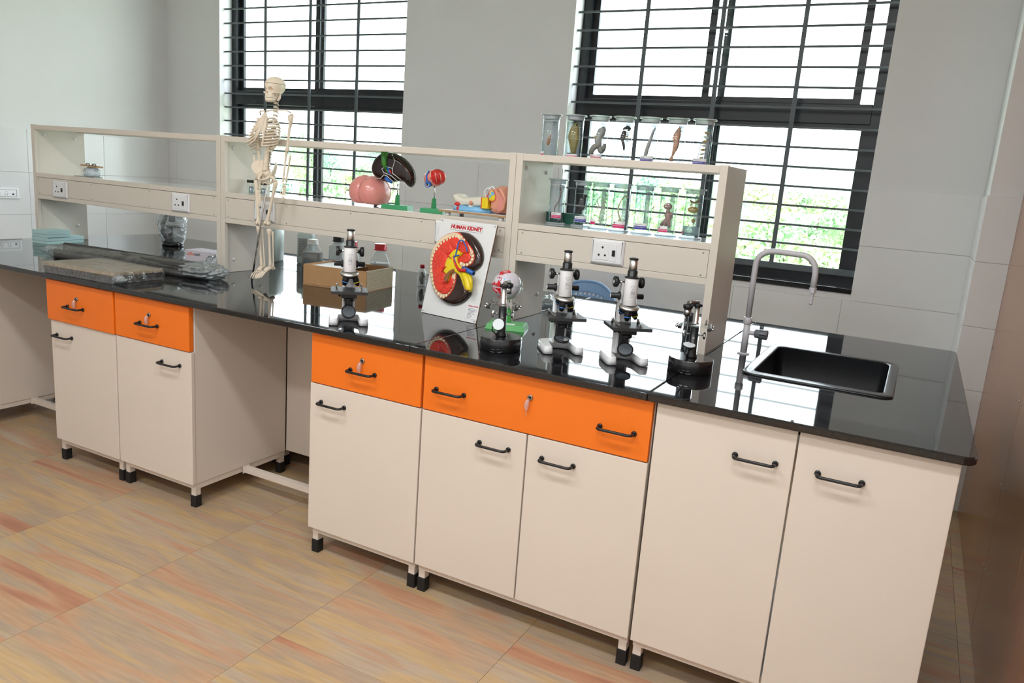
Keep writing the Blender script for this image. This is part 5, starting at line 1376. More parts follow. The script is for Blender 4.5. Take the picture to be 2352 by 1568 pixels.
hL, eL = P(594, 270), P(593, 346, .01)
longbone('upper_arm_bone', hL, eL, .0058, 1.7, 1.75)
longbone('ulna', P(594, 345, .01), P(597, 436, .0), .0040, 1.7, 1.2); longbone('radius', P(583, 356, -.004), P(592, 434, -.006), .0036, 1.5, 1.6)
MB().tube([P(582, 352, -.004), P(590, 351, .004)], .0012, 5).build('wire', M['steel'], ske)
def hand(w_, tip, spread, dy):
    w0, d_ = w_, (tip-w_)
    side = Vector((spread, 0, 0))
    car = MB()
    for k in range(7): car.sphere(w0+d_*(.05+.10*(k % 2))+side*(-.6+.2*k), (.0042, .004, .0045), 8, 6)
    car.build('wrist_bones', M['bone'], ske)
    for k in range(5):
        o_ = side*(-.8+.4*k); ln = (.86, .98, 1.0, .95, .78)[k]
        a = w0+d_*.2+o_*.8
        if k == 0: b1, c1, e1 = w0+d_*.42+o_*1.5, w0+d_*.58+o_*1.7, w0+d_*.70+o_*1.75
        else: b1, c1, e1 = w0+d_*.52*ln+o_, w0+d_*.78*ln+o_*1.05, w0+d_*ln+o_*1.05
        f_ = bone('finger', [a, lerp(a, b1, .15), lerp(a, b1, .85), b1, lerp(b1, c1, .5), c1, lerp(c1, e1, .5), e1], [.0026, .0018, .0018, .0026, .0016, .0022, .0014, .001], None, 7)
hand(P(654, 420, -.01), P(648, 466, -.014), .013, 0); hand(P(594, 438, -.004), P(596, 476, -.008), .011, 0)
# pelvis
pc = P(613, 396, .004)
bone('sacrum', [verts_[18]+Vector((0, .004, -.006)), verts_[18]+Vector((0, .016, -.030)), verts_[18]+Vector((0, .018, -.052)), verts_[18]+Vector((0, .010, -.066))], [.019, .016, .009, .003])
for s_ in (-1, 1):
    # flared hip blade
    nrm = Vector((-s_*.70, -.66, .25)).normalized(); ax_ = Vector((0, 0, 1)).cross(nrm).normalized(); bx_ = nrm.cross(ax_)
    ctr = pc+Vector((s_*.043, .006, .016))
    mb = MB(); mb.M = Matrix(((ax_.x, bx_.x, nrm.x, ctr.x), (ax_.y, bx_.y, nrm.y, ctr.y), (ax_.z, bx_.z, nrm.z, ctr.z), (0, 0, 0, 1)))
    def hb_(p): return Vector((p.x*(1+.12*p.y), p.y, p.z+1.5*(p.x*p.x+p.y*p.y)-.6))
    mb.sphere((0, 0, 0), (.042, .037, .0055), 24, 14, hb_); mb.build('hip_blade', M['bone'], ske)
    hj = pc+Vector((s_*.040, -.012, -.016))
    bone('pubic_arch', [pc+Vector((s_*.033, .012, .006)), pc+Vector((s_*.036, -.004, -.012)), pc+Vector((s_*.022, -.030, -.030)), pc+Vector((s_*.004, -.038, -.036))], [.010, .011, .006, .006])
    bone('sit_bone', [pc+Vector((s_*.036, .004, -.014)), pc+Vector((s_*.030, .010, -.038)), pc+Vector((s_*.020, -.006, -.050)), pc+Vector((s_*.006, -.034, -.040))], [.009, .008, .006, .005])
    mb = MB(); mb.M = rotM(0, s_*PI/2, 0, hj); mb.lathe([(.011, -.002), (.012, .001), (.010, .003)], 18); mb.build('hip_socket', M['bone'], ske)
hipL, kneeL, ankL = P(588, 412, -.002), P(594, 513, -.006), P(601, 611, .004)
hipR, kneeR, ankR = P(634, 416, -.002), P(613, 513, -.006), P(621, 612, .004)
tibL, tibR = P(594, 518, -.002), P(618, 525, -.002)
for hj, hp, kn_, s_ in ((pc+Vector((-.040, -.012, -.016)), hipL, kneeL, -1), (pc+Vector((.040, -.012, -.016)), hipR, kneeR, 1)):
    f_ = longbone('thigh_bone', hp, kn_, .0072, 1.5, 1.6)
    bone('femoral_neck', [hj, lerp(hj, hp, .4), hp+Vector((0, 0, -.004))], [.0105, .007, .009], f_)
    for e_ in (-1, 1): MB().sphere(kn_+Vector((e_*.0085, .002, .0)), (.0095, .013, .011), 12, 8).build('knuckle', M['bone'], f_)
    MB().sphere(kn_+Vector((0, -.013, .004)), (.008, .004, .009), 12, 8).build('kneecap', M['bone'], f_)
for tb_, ak in ((tibL, ankL), (tibR, ankR)):
    s_b = longbone('shin_bone', tb_, ak, .0058, 2.1, 1.5); 
    longbone('fibula', tb_+Vector((.014, .010, -.012)), ak+Vector((.013, .006, -.002)), .0030, 1.5, 1.6)
def foot(ak, toe, heel):
    bone('heel_bone', [ak+Vector((0, 0, .002)), lerp(ak, heel, .5)+Vector((0, 0, -.004)), heel], [.010, .011, .009])
    bone('ankle_bones', [ak+Vector((0, 0, -.004)), lerp(ak, toe, .25), lerp(ak, toe, .42)], [.011, .011, .012])
    d_ = toe-ak; sd = Vector((-d_.y, d_.x, 0)).normalized()
    for k in range(5):
        o_ = sd*(.016*(k-2)/2.0*1.15); ln = (.94, 1.0, .97, .92, .84)[k]
        a = ak+d_*.36+o_*.75; b_ = ak+d_*.72*ln+o_*1.15+Vector((0, 0, .004)); c_ = ak+d_*.88*ln+o_*1.2; e_ = ak+d_*ln+o_*1.2
        bone('toe', [a, lerp(a, b_, .2), lerp(a, b_, .85), b_, c_, e_], [.0045, .0028, .0026, .0036, .003, .0016], None, 7)
foot(ankL, P(584, 640, -.055), P(611, 617, .035)); foot(ankR, P(589, 641, -.060), P(629, 617, .035))

# ---- bottles behind the rack and the carton
M['hdpe'] = clear('milky_plastic', (.78, .86, .86), rough=.3, f0=.05, edge=.3, body=.62, power=3)
M['hdpe_clear'] = clear('clear_plastic', (.90, .94, .95), rough=.08, f0=.06, edge=.45, body=.16, power=2.5)
M['white_hdpe'] = mat('white_jerrycan', (.68, .78, .78), .35, var=.02, sss=.0)
M['grey_liquid'] = mat('grey_powder', (.30, .27, .26), .7, var=.08)
M['pale_liquid'] = mat('pale_contents', (.46, .42, .40), .6, var=.06)
M['blue_liquid'] = mat('blue_liquid', (.03, .22, .60), .15, var=.05)
M['red_cap'] = mat('red_plastic_cap', (.58, .02, .03), .3, var=.04)
M['blue_print'] = mat('blue_print', (.08, .20, .36), .6)
M['label_grey'] = mat('grey_label', (.42, .43, .44), .6, var=.08, scale=60)
def squareprof(mb, prof, r, n=5):
    # loft of rounded squares: (half width x, half width y, corner radius, z)
    vs = []; m_ = 4*(n+1)
    for hx, hy, cr, z in prof: vs += [(p[0], p[1], z) for p in rrect(-hx, hx, -hy, hy, cr, n)]
    fs = []
    for i in range(len(prof)-1):
        for k in range(m_): fs.append((i*m_+k, i*m_+(k+1) % m_, (i+1)*m_+(k+1) % m_, (i+1)*m_+k))
    fs.append([k for k in range(m_)][::-1]); fs.append([(len(prof)-1)*m_+k for k in range(m_)])
    return mb._add(vs, fs, True)
def bottle(label, loc, rz, w_, h, sh, neck, cap, capm, bodym, fill=None, fillm=None, marks=True, capr=None):
    t = thing('reagent_bottle', label, 'bottle', loc, rz, 'reagent bottles')
    hw = w_/2
    squareprof(MB(), [(hw*.9, hw*.9, .008, 0), (hw, hw, .012, .005), (hw, hw, .014, sh), (neck*1.3, neck*1.3, neck*.9, h-.018), (neck, neck, neck*.95, h-.012), (neck, neck, neck*.95, h)], 0).build('bottle_body', M[bodym], t)
    if fill: squareprof(MB(), [(hw*.88, hw*.88, .008, .003), (hw*.95, hw*.95, .012, .007), (hw*.95, hw*.95, .013, min(fill, sh)), ] + ([(hw*.95-(hw*.95-neck*1.2)*(fill-sh)/(h-.018-sh),)*2+(.012, fill)] if fill > sh else []), 0).build('contents', M[fillm], t)
    cr = capr or neck*1.22
    MB().lathe([(cr*1.12, h-.004), (cr*1.12, h), (cr, h+.001), (cr, h+cap-.003), (cr*.94, h+cap)], 24).build('cap', M[capm], t)
    if marks:
        for k in range(6): MB().cbox((-hw*.5, -hw-.0006, .02+k*(sh-.02)/5), (.012, .0008, .0028)).build('volume_mark', M['blue_print'], t)
    return t
def bpos(u, v, off): p = atZ(u, v, ZT); d = Vector((p.x-CAM.x, p.y-CAM.y, 0)).normalized(); return p+d*off
def bx_(u, y): return Vector((atY(u, 600, y).x, y, ZT))
bottle('square clear bottle with a red cap beside the cardboard carton', bx_(873, 1.19), math.radians(36), .102, .152, .088, .026, .030, 'red_cap', 'hdpe_clear', .080, 'pale_liquid')
bottle('grey-filled bottle with a white cap behind the carton', bx_(718, 1.20), math.radians(24), .098, .132, .080, .023, .024, 'white_plastic', 'hdpe_clear', .086, 'grey_liquid')
bottle('bottle with blue liquid and a black cap behind the microscope', bx_(776, 1.25), math.radians(20), .084, .160, .132, .024, .026, 'black_plastic', 'hdpe', .056, 'blue_liquid', False)
bottle('red-capped bottle mostly hidden behind the microscope tube', bx_(808, 1.16), math.radians(30), .088, .150, .090, .023, .028, 'red_cap', 'hdpe_clear', .06, 'pale_liquid')
wb = thing('white_bottle', 'tall white rectangular bottle with a grey label behind the carton', 'bottle', (atY(702, 600, 1.30).x, 1.30, ZT), math.radians(30))
squareprof(MB(), [(.042, .028, .008, 0), (.046, .032, .012, .005), (.046, .032, .012, .165), (.040, .028, .012, .178), (.022, .02, .016, .184), (.02, .02, .018, .198)], 0).build('bottle_body', M['white_hdpe'], wb)
lb = MB().box(-.036, .014, -.0330, -.0322, .04, .145).build('label', M['label_grey'], wb)
for k in range(9): MB().box(-.032, .006, -.0335, -.0331, .05+k*.0095, .0512+k*.0095).build('label_line', M['grey_ink'], lb)
MB().lathe([(.0215, .196), (.0215, .203), (.018, .204)], 20).build('cap', M['white_plastic'], wb)
cu = thing('white_can', 'square pale white plastic can behind the skeleton legs', 'can', (atY(617, 600, 1.20).x, 1.20, ZT), math.radians(26))
squareprof(MB(), [(.066, .066, .01, 0), (.07, .07, .014, .006), (.07, .07, .014, .185), (.06, .06, .014, .197), (.03, .03, .02, .2)], 0).build('can_body', M['white_hdpe'], cu)
MB().lathe([(.022, .199), (.022, .216), (.019, .218)], 20).build('cap', M['white_plastic'], cu)
MB().tube([(-.045, 0, .196), (-.045, 0, .214), (-.03, 0, .218)], .006, 8).build('grip', M['white_hdpe'], cu)
# small bottle with black specimen and red cap
sb = thing('small_bottle', 'small clear bottle with black contents and red cap beside the kidney board', 'bottle', (atY(969, 640, 1.13).x, 1.13, ZT), 0)
MB().lathe([(.021, 0), (.022, .002), (.022, .072), (.014, .086), (.010, .090), (.010, .098)], 22).build('bottle_body', M['hdpe_clear'], sb)
MB().lathe([(.0118, .094), (.0118, .110), (.0105, .112)], 18).build('cap', M['red_cap'], sb)
MB().tube([(.004, 0, .012), (.003, -.004, .025), (-.004, .002, .04), (.004, 0, .055), (-.002, .002, .074)], [.005, .010, .013, .012, .007], 9).build('black_contents', M['s_dark'], sb)

# ---- cardboard carton
M['cardboard'] = mat('cardboard', (.46, .26, .12), .75, var=.06, scale=30, bump=.08, bscale=160)
M['flute'] = mat('cut_cardboard', (.50, .42, .28), .8, var=.2, scale=120)
ca, cb_, cd = Vector((.388, .690, 0)), Vector((.728, .738, 0)), Vector((.638, .985, 0))
ct = thing('cardboard_carton', 'open shallow brown cardboard carton on the worktop', 'carton', ((ca.x+cb_.x)/2, (ca.y+cb_.y)/2, ZT), math.atan2(cb_.y-ca.y, cb_.x-ca.x))
cw, cdp, chh = .345, .255, .098
def wall_(x0, x1, y0, y1, z1=chh, m='cardboard', nm='side'): return MB().box(x0, x1, y0, y1, .0045, z1).build(nm, M[m], ct)
MB().box(-cw/2, cw/2, 0, cdp, 0, .004).build('bottom', M['cardboard'], ct)
fr_ = MB().box(-cw/2, cw/2, 0, .006, .0045, chh); fr_.build('front_side', M['cardboard'], ct, bevel=.002)
wall_(-cw/2, cw/2, cdp-.005, cdp, nm='back_side'); wall_(-cw/2, -cw/2+.005, .0065, cdp-.0055, nm='left_side')
rs_ = wall_(cw/2-.010, cw/2, .0065, cdp-.0055, nm='right_side', m='flute')
for k in range(9): MB().box(cw/2, cw/2+.0006, .012, cdp-.012, .012+k*.0095, .0132+k*.0095).build('crease', M['ply'], rs_)
MB().box(-cw/2+.005, .03, .0065, cdp-.0055, chh-.012, chh-.009).build('inner_flap', M['paper'], ct)

# ---- left: pale green boxes, wrapped rods, wrapped plates, wrapped microscope, white carton
M['aqua'] = mat('pale_aqua_card', (.47, .68, .67), .5, var=.02)
def aqua(label, loc, rz, w_, d_, h):
    t = thing('aqua_box', label, 'box', loc, rz, 'pale green boxes')
    MB().box(-w_/2, w_/2, -d_/2, d_/2, 0, h*.42).build('tray', M['aqua'], t, bevel=.001)
    MB().box(-w_/2-.001, w_/2+.001, -d_/2-.001, d_/2+.001, h*.44, h).build('lid', M['aqua'], t, bevel=.0015)
aqua('pale green flat box at the bottom of the pair by the left rack post', (-1.536, .703, ZT), math.radians(8), .118, .245, .039)
aqua('pale green smaller box on top of the pair by the left rack post', (-1.522, .655, ZT+.0398), math.radians(8), .120, .150, .038)
M['rod_black'] = mat('black_rod', (.045, .042, .04), .45, var=.2, bump=.1, bscale=20)
rb = thing('wrapped_rods', 'bundle of long black rods in clear plastic on the worktop', 'package', (-.80, .47, ZT))
RO = Vector(rb.location)
def W2(u, v, z): return atZ(u, v, ZT+z)-RO
ends = [((150, 563), (478, 612), .020), ((128, 577), (474, 628), .020), ((130, 588), (468, 636), .014), ((150, 570), (480, 620), .045), ((134, 582), (440, 632), .014)]
for (a, b, z) in ends:
    pa, pb = W2(*a, z), W2(*b, z)
    r_ = .016 if z < .04 else .014
    MB().tube([pa, lerp(pa, pb, .33)+Vector((0, 0, .002)), lerp(pa, pb, .66), pb], r_, 12).build('rod', M['rod_black'], rb)
pa, pb = W2(122, 575, .028), W2(478, 622, .028); d_ = (pb-pa).normalized(); sd = Vector((-d_.y, d_.x, 0))
mb = MB(); vs = []; nn = 20; seg = 30; rg = random.Random(11)
for i in range(seg+1):
    q = i/seg; c_ = lerp(pa, pb, q*1.06-.03)
    for k in range(nn):
        a = 2*PI*k/nn; w_ = (.066 if .06 < q < .97 else .05)*(1+.06*rg.uniform(-1, 1)); h_ = .036*(1+.08*rg.uniform(-1, 1))*(1 if .05 < q < .95 else .6)
        vs.append(c_+sd*w_*math.cos(a)*abs(math.cos(a))**.2+Vector((0, 0, max(-.0265, h_*math.sin(a)))))
fs = [(i*nn+k, i*nn+(k+1) % nn, (i+1)*nn+(k+1) % nn, (i+1)*nn+k) for i in range(seg) for k in range(nn)]
mb._add(vs, fs, True); mb.build('plastic_sleeve', M['film'], rb)
crumple(MB(), W2(468, 622, .034), (.13, .085, .040), 21, 60, 34, .26).build('sleeve_end', M['film_thick'], rb)
crumple(MB(), W2(497, 603, .03), (.055, .055, .036), 22, 34, 20, .3).build('sleeve_end', M['film_thick'], rb)
crumple(MB(), W2(128, 568, .018), (.05, .04, .016), 23, 26, 16, .2).build('sleeve_end', M['film'], rb)
M['tan_plate'] = node_wood('tan_board', (.30, .22, .14), (.46, .35, .23), .55)
wpk = thing('wrapped_plates', 'stack of flat tan and black plates in clear plastic on the worktop', 'package', (-.50, .29, ZT))
RO2 = Vector(wpk.location)
def W3(u, v, z): return atZ(u, v, ZT+z)-RO2
quad_ = [W3(97, 598, .052), W3(258, 625, .052), W3(374, 615, .052), W3(232, 590, .052)]
def plate(name, q, z0, z1, m, ins=0.0):
    c_ = sum(q, Vector())/4; poly = [((p.x-c_.x)*(1-ins)+c_.x, (p.y-c_.y)*(1-ins)+c_.y) for p in q]
    return MB().prism(poly, z0, z1).build(name, m, wpk, bevel=.0015)
plate('dark_plate', quad_, .0005, .016, M['rod_black'], .03); plate('dark_plate', quad_, .0175, .032, M['rod_black'], .01); plate('tan_plate', quad_, .0335, .047, M['tan_plate'])
c_ = sum(quad_, Vector())/4; vs = []; nb = 16; edge_ = []
for i in range(4):
    for k in range(nb): edge_.append(lerp(quad_[i], quad_[(i+1) % 4], k/nb))
rg = random.Random(4); rings_ = []
for z, g_ in ((.001, 1.05), (.012, 1.03), (.026, 1.025), (.040, 1.015), (.0495, 1.005), (.0505, .97), (.0500, .6), (.0505, .3)):
    rings_.append([Vector((c_.x+(p.x-c_.x)*g_*(1+rg.uniform(-.012, .012)), c_.y+(p.y-c_.y)*g_*(1+rg.uniform(-.012, .012)), z+rg.uniform(0, .0008))) for p in edge_])
vs = sum(rings_, []); n = len(edge_); fs = [(i*n+k, i*n+(k+1) % n, (i+1)*n+(k+1) % n, (i+1)*n+k) for i in range(len(rings_)-1) for k in range(n)]; fs.append([(len(rings_)-1)*n+k for k in range(n)])
mb = MB(); mb._add(vs, fs, True); mb.build('plastic_wrap', M['film'], wpk)
crumple(MB(), lerp(quad_[1], quad_[2], .12)+Vector((.008, -.012, -.030)), (.055, .018, .018), 31, 26, 14, .3).build('wrap_fold', M['film_thick'], wpk)
# wrapped black microscope
wm = thing('wrapped_microscope', 'black microscope inside a clear plastic bag behind the left rack', 'microscope', (-1.165, 1.20, ZT), math.radians(40))
MB().lathe([(.062, 0), (.064, .003), (.064, .024), (.05, .030)], 24).build('black_foot', M['bakelite'], wm)
MB().tube([(-.03, .03, .028), (-.058, .02, .07), (-.062, .02, .12), (-.04, .015, .18), (-.01, .01, .235)], [.014, .013, .013, .013, .012], 10).build('curved_arm', M['scope_black'], wm)
MB().cyl((.0, -.005, .15), (.0, -.005, .26), .019, n=18).build('tube', M['scope_black'], wm)
MB().box(-.03, .055, -.04, .04, .115, .127).build('stage', M['scope_black'], wm, bevel=.002)
MB().cyl((-.01, 0, .03), (-.01, 0, .115), .016, n=14).build('pillar', M['scope_black'], wm)
for y_ in (-.045, .045): MB().cyl((-.02, y_*.4, .09), (-.02, y_, .09), .016, n=16).build('knob', M['white_plastic'], wm)
crumple(MB(), (.0, 0, .128), (.086, .075, .158), 41, 44, 34, .12).build('plastic_bag', M['film_thick'], wm)
# white printed carton
M['carton_white'] = mat('white_printed_card', (.74, .68, .72), .5, var=.01)
M['logo_orange'] = mat('logo_orange', (.80, .12, .02), .5)
M['logo_dark'] = mat('logo_dark', (.03, .035, .045), .5)
zc = thing('white_carton', 'white cardboard carton with an orange and black brand name behind the rods', 'carton', (-.432, .874, ZT), math.radians(6))
MB().box(-.140, .132, -.06, .060, 0, .060).build('carton_body', M['carton_white'], zc, bevel=.0012)
text('brand_orange', 'syRo', .024, M['logo_orange'], zc, (-.126, -.0604, .040), bold=.0003); text('brand_dark', 'tech', .024, M['logo_dark'], zc, (-.0765, -.0604, .040), bold=.0003)
for k in range(7): MB().cbox((.045+k*.011, -.0603, .010), (.006 if k % 2 else .003, .0006, .006)).build('print_icon', M['logo_dark'], zc)
# crumpled bag behind the rack
cbg = thing('plastic_bag', 'crumpled clear plastic bag behind the microscopes by the rack side', 'bag', (1.475, 1.16, ZT))
crumple(MB(), (0, 0, .022), (.055, .05, .026), 51, 30, 18, .3).build('bag_film', M['film_thick'], cbg)

# ---- blue plastic chair in the aisle behind the bench
M['chair_blue'] = mat('blue_plastic', (.22, .36, .60), .38, var=.02)
ch = thing('plastic_chair', 'light blue plastic chair with a pierced back behind the bench', 'chair', (1.235, 2.03, 0), math.radians(4))
bw, zb0, zb1 = .235, .42, .885
def back_pt(x, z): return Vector((x, .175+.10*(z-.42)/.46-.10*(x/bw)**2, z))
def topz(x): return zb1-.16*abs(x/bw)**2.6
bm = bmesh.new(); NX, NZ = 34, 34; grid = {}
for i in range(NX+1):
    for j in range(NZ+1):
        x = -bw+2*bw*i/NX; z = zb0+(topz(x)-zb0)*j/NZ; grid[i, j] = bm.verts.new(back_pt(x, z))
for i in range(NX):
    for j in range(NZ):
        x = -bw+2*bw*(i+.5)/NX; z = zb0+(topz(x)-zb0)*(j+.5)/NZ
        lim = topz(x)-.055
        if i % 2 == 1 and j % 2 == 0 and abs(x) < .17 and .60 < z < lim: continue
        bm.faces.new((grid[i, j], grid[i+1, j], grid[i+1, j+1], grid[i, j+1]))
me = bpy.data.meshes.new('backrest'); bm.to_mesh(me); bm.free()
for p_ in me.polygons: p_.use_smooth = True
bk = obj('backrest', me, M['chair_blue'], ch); md = bk.modifiers.new('thickness', 'SOLIDIFY'); md.thickness = .006
MB().tube([back_pt(-bw+2*bw*i/30, topz(-bw+2*bw*i/30)) for i in range(31)], .009, 8).build('back_rim', M['chair_blue'], ch)
MB().pillow(rrect(-.22, .22, -.23, .20, .06), .415, .022, .016, 4).build('seat', M['chair_blue'], ch)
for s_ in (-1, 1):
    for y0, y1 in ((-.19, -.23), (.16, .24)):
        MB().tube([(s_*.18, y0, .425), (s_*.23, y1, 0)], [.024, .018], 8).build('leg', M['chair_blue'], ch)
    MB().tube([(s_*.23, .20, .62), (s_*.25, .05, .645), (s_*.25, -.15, .64), (s_*.235, -.20, .60), (s_*.21, -.20, .43)], [.016, .018, .018, .016, .016], 8).build('armrest', M['chair_blue'], ch)

# ---- socket plate on the left wall
ws = thing('wall_outlet', 'white long electrical outlet plate on the tiled left wall', 'outlet', (XL+.009, 1.20, 1.09))
mb = MB(); mb.M = Matrix(((0, 0, 1, 0), (1, 0, 0, 0), (0, 1, 0, 0), (0, 0, 0, 1))); mb.pillow(rrect(-.13, .122, -.043, .043, .005), 0, .010, .006, 3); mb.build('plate', M['white_plastic'], ws)
fr = MB()
for y0, y1, z0, z1 in ((-.115, .100, .024, .026), (-.115, .100, -.026, -.024), (.098, .100, -.026, .026), (-.115, -.113, -.026, .026)): fr.box(.010, .0108, y0, y1, z0, z1)
fr.build('module_frame', M['grey_ink'], ws)
for y0 in (-.03, .025):
    for dy, dz in ((0, .010), (-.010, 0), (.010, 0), (-.008, -.012), (.008, -.012)): MB().cyl((.0098, y0+dy, dz), (.0108, y0+dy, dz), .0028, n=8).build('pin_hole', M['black_rubber'], ws)
MB().box(.0098, .012, .066, .080, -.012, -.002).build('switch', M['black_plastic'], ws)
# ================================================================== the world outside the windows
GZ = -4.2
M['lawn'] = mat('meadow', (.58, .66, .42), .9, var=.3, scale=.12)
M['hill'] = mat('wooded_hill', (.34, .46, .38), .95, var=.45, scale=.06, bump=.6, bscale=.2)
gr = struct(MB().box(-420, 220, 6, 520, GZ-.5, GZ).build('ground', M['lawn']), 'pale green open ground outside the windows')
def hill(label, pts, y0, y1):
    mb = MB(); vs = []; n = len(pts)
    for x, z in pts: vs += [(x, y0, GZ-.2), (x, (y0+y1)/2, z), (x, y1, GZ-.2)]
    fs = []
    for i in range(n-1): fs += [(i*3, i*3+3, i*3+4, i*3+1), (i*3+1, i*3+4, i*3+5, i*3+2), (i*3, i*3+2, i*3+5, i*3+3)]
    fs += [(0, 1, 2), ((n-1)*3, (n-1)*3+2, (n-1)*3+1)]
    mb._add(vs, fs, True); o = mb.build('hill', M['hill']); return struct(o, label)
rg = random.Random(5)
hill('long hazy wooded hill behind the right window', [(x, 9+6*math.sin(x*.02+1)+rg.uniform(-1.4, 1.4)) for x in range(-190, 130, 8)], 150, 330)
hill('long hazy wooded hill behind the left window', [(x, 8+7*math.sin(x*.013)+rg.uniform(-1.5, 1.5)) for x in range(-400, -170, 8)], 190, 360)
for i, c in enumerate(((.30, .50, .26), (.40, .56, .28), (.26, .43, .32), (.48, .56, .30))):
    M['leaf%d' % i] = mat('hazed_foliage_%d' % i, c, .7, var=.35, scale=1.2)  # greens paled so that outdoor haze is put into the leaf colour
M['bark'] = mat('bark', (.13, .09, .06), .9, var=.3)
def crown_mesh(seed, n=1500):
    rg = random.Random(seed); lobes = [(Vector((rg.uniform(-.55, .55), rg.uniform(-.55, .55), rg.uniform(-.2, .75))), rg.uniform(.28, .5)) for _ in range(9)]
    vs = []; fs = []
    for _ in range(n):
        c, r = rg.choice(lobes); d = Vector((rg.gauss(0, 1), rg.gauss(0, 1), rg.gauss(0, 1))).normalized()
        p = c+d*r*rg.uniform(.55, 1.05); s = rg.uniform(.035, .085)
        a = Vector((rg.gauss(0, 1), rg.gauss(0, 1), rg.gauss(0, 1))).normalized(); b = d.cross(a).normalized()*s; a = (a-d*a.dot(d)*.5).normalized()*s
        k = len(vs); vs += [p-a, p+b*.6, p+a, p-b*.6]; fs.append((k, k+1, k+2, k+3))
    me = bpy.data.meshes.new('crown'); me.from_pydata([tuple(v) for v in vs], [], fs); return me
crowns = [crown_mesh(s) for s in (1, 2, 3)]
trunk = MB().tube([(0, 0, 0), (.02, 0, .4), (-.02, .01, .8), (0, 0, 1)], [.05, .04, .03, .015], 8).mesh('trunk'); trunk.materials.append(M['bark'])
cvar = {}
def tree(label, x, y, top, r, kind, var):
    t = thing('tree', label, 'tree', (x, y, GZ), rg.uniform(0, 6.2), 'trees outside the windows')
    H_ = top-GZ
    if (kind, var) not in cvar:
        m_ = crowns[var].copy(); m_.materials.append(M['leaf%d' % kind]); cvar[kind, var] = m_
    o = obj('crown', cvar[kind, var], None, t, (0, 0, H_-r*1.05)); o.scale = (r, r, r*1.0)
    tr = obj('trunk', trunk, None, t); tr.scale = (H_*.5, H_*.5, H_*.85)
def px_tree(label, u, v, y, r, kind, var):
    p = atY(u, v, y); tree(label, p.x, y, p.z, r, kind, var)
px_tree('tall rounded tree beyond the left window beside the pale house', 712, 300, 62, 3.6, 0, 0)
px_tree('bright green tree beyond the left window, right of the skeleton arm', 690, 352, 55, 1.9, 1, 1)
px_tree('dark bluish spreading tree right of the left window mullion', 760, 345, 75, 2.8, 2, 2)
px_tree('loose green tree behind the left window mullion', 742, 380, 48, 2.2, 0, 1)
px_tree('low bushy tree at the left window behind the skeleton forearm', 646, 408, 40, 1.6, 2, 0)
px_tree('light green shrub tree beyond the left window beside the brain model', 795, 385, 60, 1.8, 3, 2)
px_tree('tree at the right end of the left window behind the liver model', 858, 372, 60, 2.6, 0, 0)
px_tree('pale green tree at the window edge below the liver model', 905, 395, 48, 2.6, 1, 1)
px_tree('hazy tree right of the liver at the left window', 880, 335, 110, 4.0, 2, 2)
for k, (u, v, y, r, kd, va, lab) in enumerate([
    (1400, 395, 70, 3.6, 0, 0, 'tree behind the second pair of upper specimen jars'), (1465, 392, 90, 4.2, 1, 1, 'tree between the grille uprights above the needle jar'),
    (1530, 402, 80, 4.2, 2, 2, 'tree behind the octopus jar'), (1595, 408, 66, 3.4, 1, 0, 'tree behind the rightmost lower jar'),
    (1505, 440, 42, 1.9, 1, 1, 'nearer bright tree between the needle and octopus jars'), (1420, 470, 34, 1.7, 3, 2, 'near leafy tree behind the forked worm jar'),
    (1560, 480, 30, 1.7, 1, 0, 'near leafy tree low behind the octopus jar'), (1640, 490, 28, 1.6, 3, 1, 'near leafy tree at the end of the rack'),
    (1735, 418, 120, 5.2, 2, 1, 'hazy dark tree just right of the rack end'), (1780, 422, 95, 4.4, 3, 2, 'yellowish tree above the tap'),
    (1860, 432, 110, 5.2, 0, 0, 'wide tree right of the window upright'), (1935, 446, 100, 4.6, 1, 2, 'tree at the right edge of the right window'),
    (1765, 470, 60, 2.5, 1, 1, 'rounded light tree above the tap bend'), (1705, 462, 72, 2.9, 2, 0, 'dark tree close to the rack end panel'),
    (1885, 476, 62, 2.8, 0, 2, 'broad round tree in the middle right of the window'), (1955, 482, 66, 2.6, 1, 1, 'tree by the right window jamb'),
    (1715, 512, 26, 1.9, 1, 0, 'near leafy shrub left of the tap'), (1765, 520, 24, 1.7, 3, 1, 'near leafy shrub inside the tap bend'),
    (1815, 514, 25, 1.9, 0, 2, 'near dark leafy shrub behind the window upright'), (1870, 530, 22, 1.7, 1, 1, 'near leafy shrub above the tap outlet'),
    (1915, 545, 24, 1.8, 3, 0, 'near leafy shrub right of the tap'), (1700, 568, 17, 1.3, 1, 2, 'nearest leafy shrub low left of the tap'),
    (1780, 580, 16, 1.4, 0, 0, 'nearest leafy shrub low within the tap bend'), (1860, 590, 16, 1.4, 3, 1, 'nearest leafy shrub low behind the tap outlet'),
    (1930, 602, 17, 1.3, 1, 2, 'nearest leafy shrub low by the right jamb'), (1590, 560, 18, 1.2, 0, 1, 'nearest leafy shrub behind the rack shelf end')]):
    px_tree(lab+' beyond the right window', u, v, y, r, kd, va)
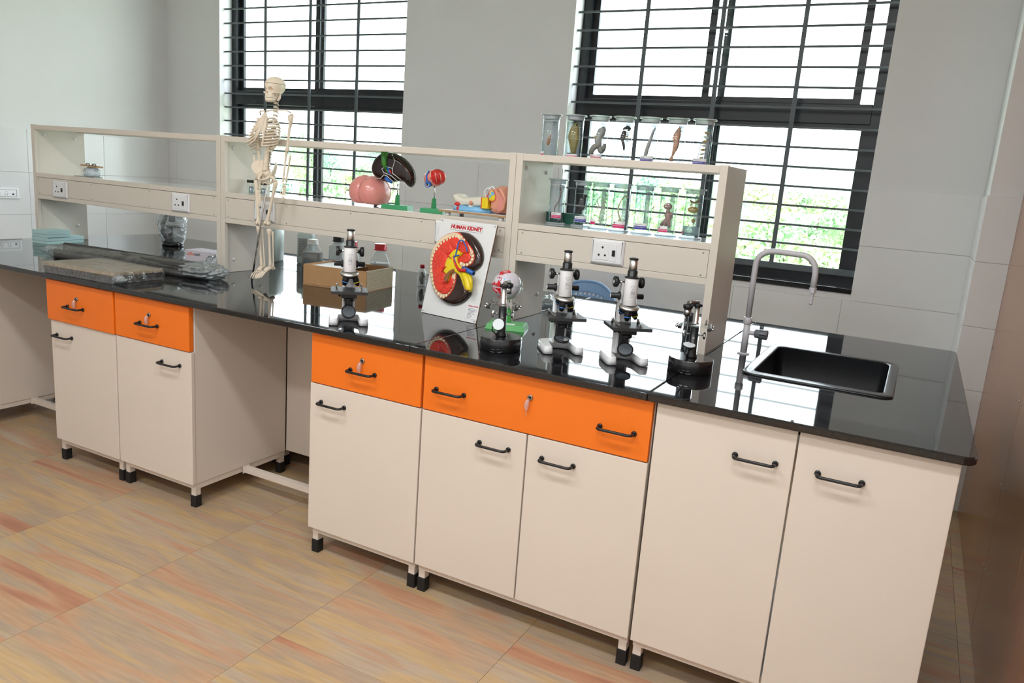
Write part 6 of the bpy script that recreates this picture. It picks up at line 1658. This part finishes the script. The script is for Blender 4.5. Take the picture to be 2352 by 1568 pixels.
# white house and vehicles
M['house'] = mat('white_render', (.78, .78, .76), .8, var=.03)
M['house_glass'] = mat('blue_window_glass', (.16, .28, .42), .2)
M['house_red'] = mat('terracotta', (.45, .16, .09), .8)
def px_house(label, u0, u1, vt, y, depth, rows, cols):
    a, b = atY(u0, vt, y), atY(u1, vt, y); cx = (a.x+b.x)/2; w_ = b.x-a.x; H_ = a.z-GZ
    t = thing('house', label, 'house', (cx, y, GZ))
    MB().box(-w_/2, w_/2, 0, depth, 0, H_).build('walls', M['house'], t)
    MB().box(-w_/2-.3, w_/2+.3, -.3, depth+.3, H_, H_+.35).build('roof', M['house'], t)
    for i in range(rows):
        for j in range(cols):
            x = -w_/2+w_*(j+.5)/cols; z = H_*(i+.45)/rows
            wd = MB().box(x-w_*.22/cols, x+w_*.22/cols, -.12, .05, z, z+H_*.42/rows).build('window', M['house'], t)
            MB().box(x-w_*.18/cols, x+w_*.18/cols, -.14, -.12, z+.1, z+H_*.40/rows).build('pane', M['house_glass'], wd)
    return t
px_house('white two-storey house with blue windows beyond the left window', 640, 690, 338, 80, 9, 3, 3)
px_house('low white house beyond the left window above the brain model', 820, 868, 378, 95, 8, 1, 4)
px_house('low white house among trees beyond the right window, left part', 1700, 1738, 492, 70, 6, 1, 3)
px_house('low white house among trees beyond the right window, right part', 1800, 1862, 500, 64, 6, 1, 4)
def px_truck(label, u0, u1, vb, y, body):
    a, b = atY(u0, vb, y), atY(u1, vb, y); L_ = b.x-a.x
    t = thing('truck', label, 'truck', ((a.x+b.x)/2, y, GZ))
    z0 = max(0.0, 0); h = L_*.30
    MB().box(-L_/2, -L_/2+L_*.24, 0, 2.2, .45, h*1.25).build('cab', M['house'], t, bevel=.1)
    MB().box(-L_/2+L_*.03, -L_/2+L_*.2, -.04, 0, h*.8, h*1.12).build('cab_window', M['house_glass'], t)
    MB().box(-L_/2+L_*.27, L_/2, 0, 2.3, .7, h*1.05).build('cargo_body', M[body], t, bevel=.05)
    MB().box(-L_/2, L_/2, .2, 2.0, .45, .7).build('chassis', M['bar'], t)
    for x in (-.36, .1, .34):
        MB().cyl((L_*x, -.05, .45), (L_*x, .3, .45), .45, n=16).build('wheel', M['black_rubber'], t)
p_ = atZ(690, 437, GZ); q_ = atZ(815, 440, GZ)
px_truck('red-bodied truck parked outside beyond the left window', 668, 715, 430, p_.y, 'house_red')
px_truck('white truck with a blue body outside beyond the left window', 776, 812, 430, q_.y, 'house_glass')
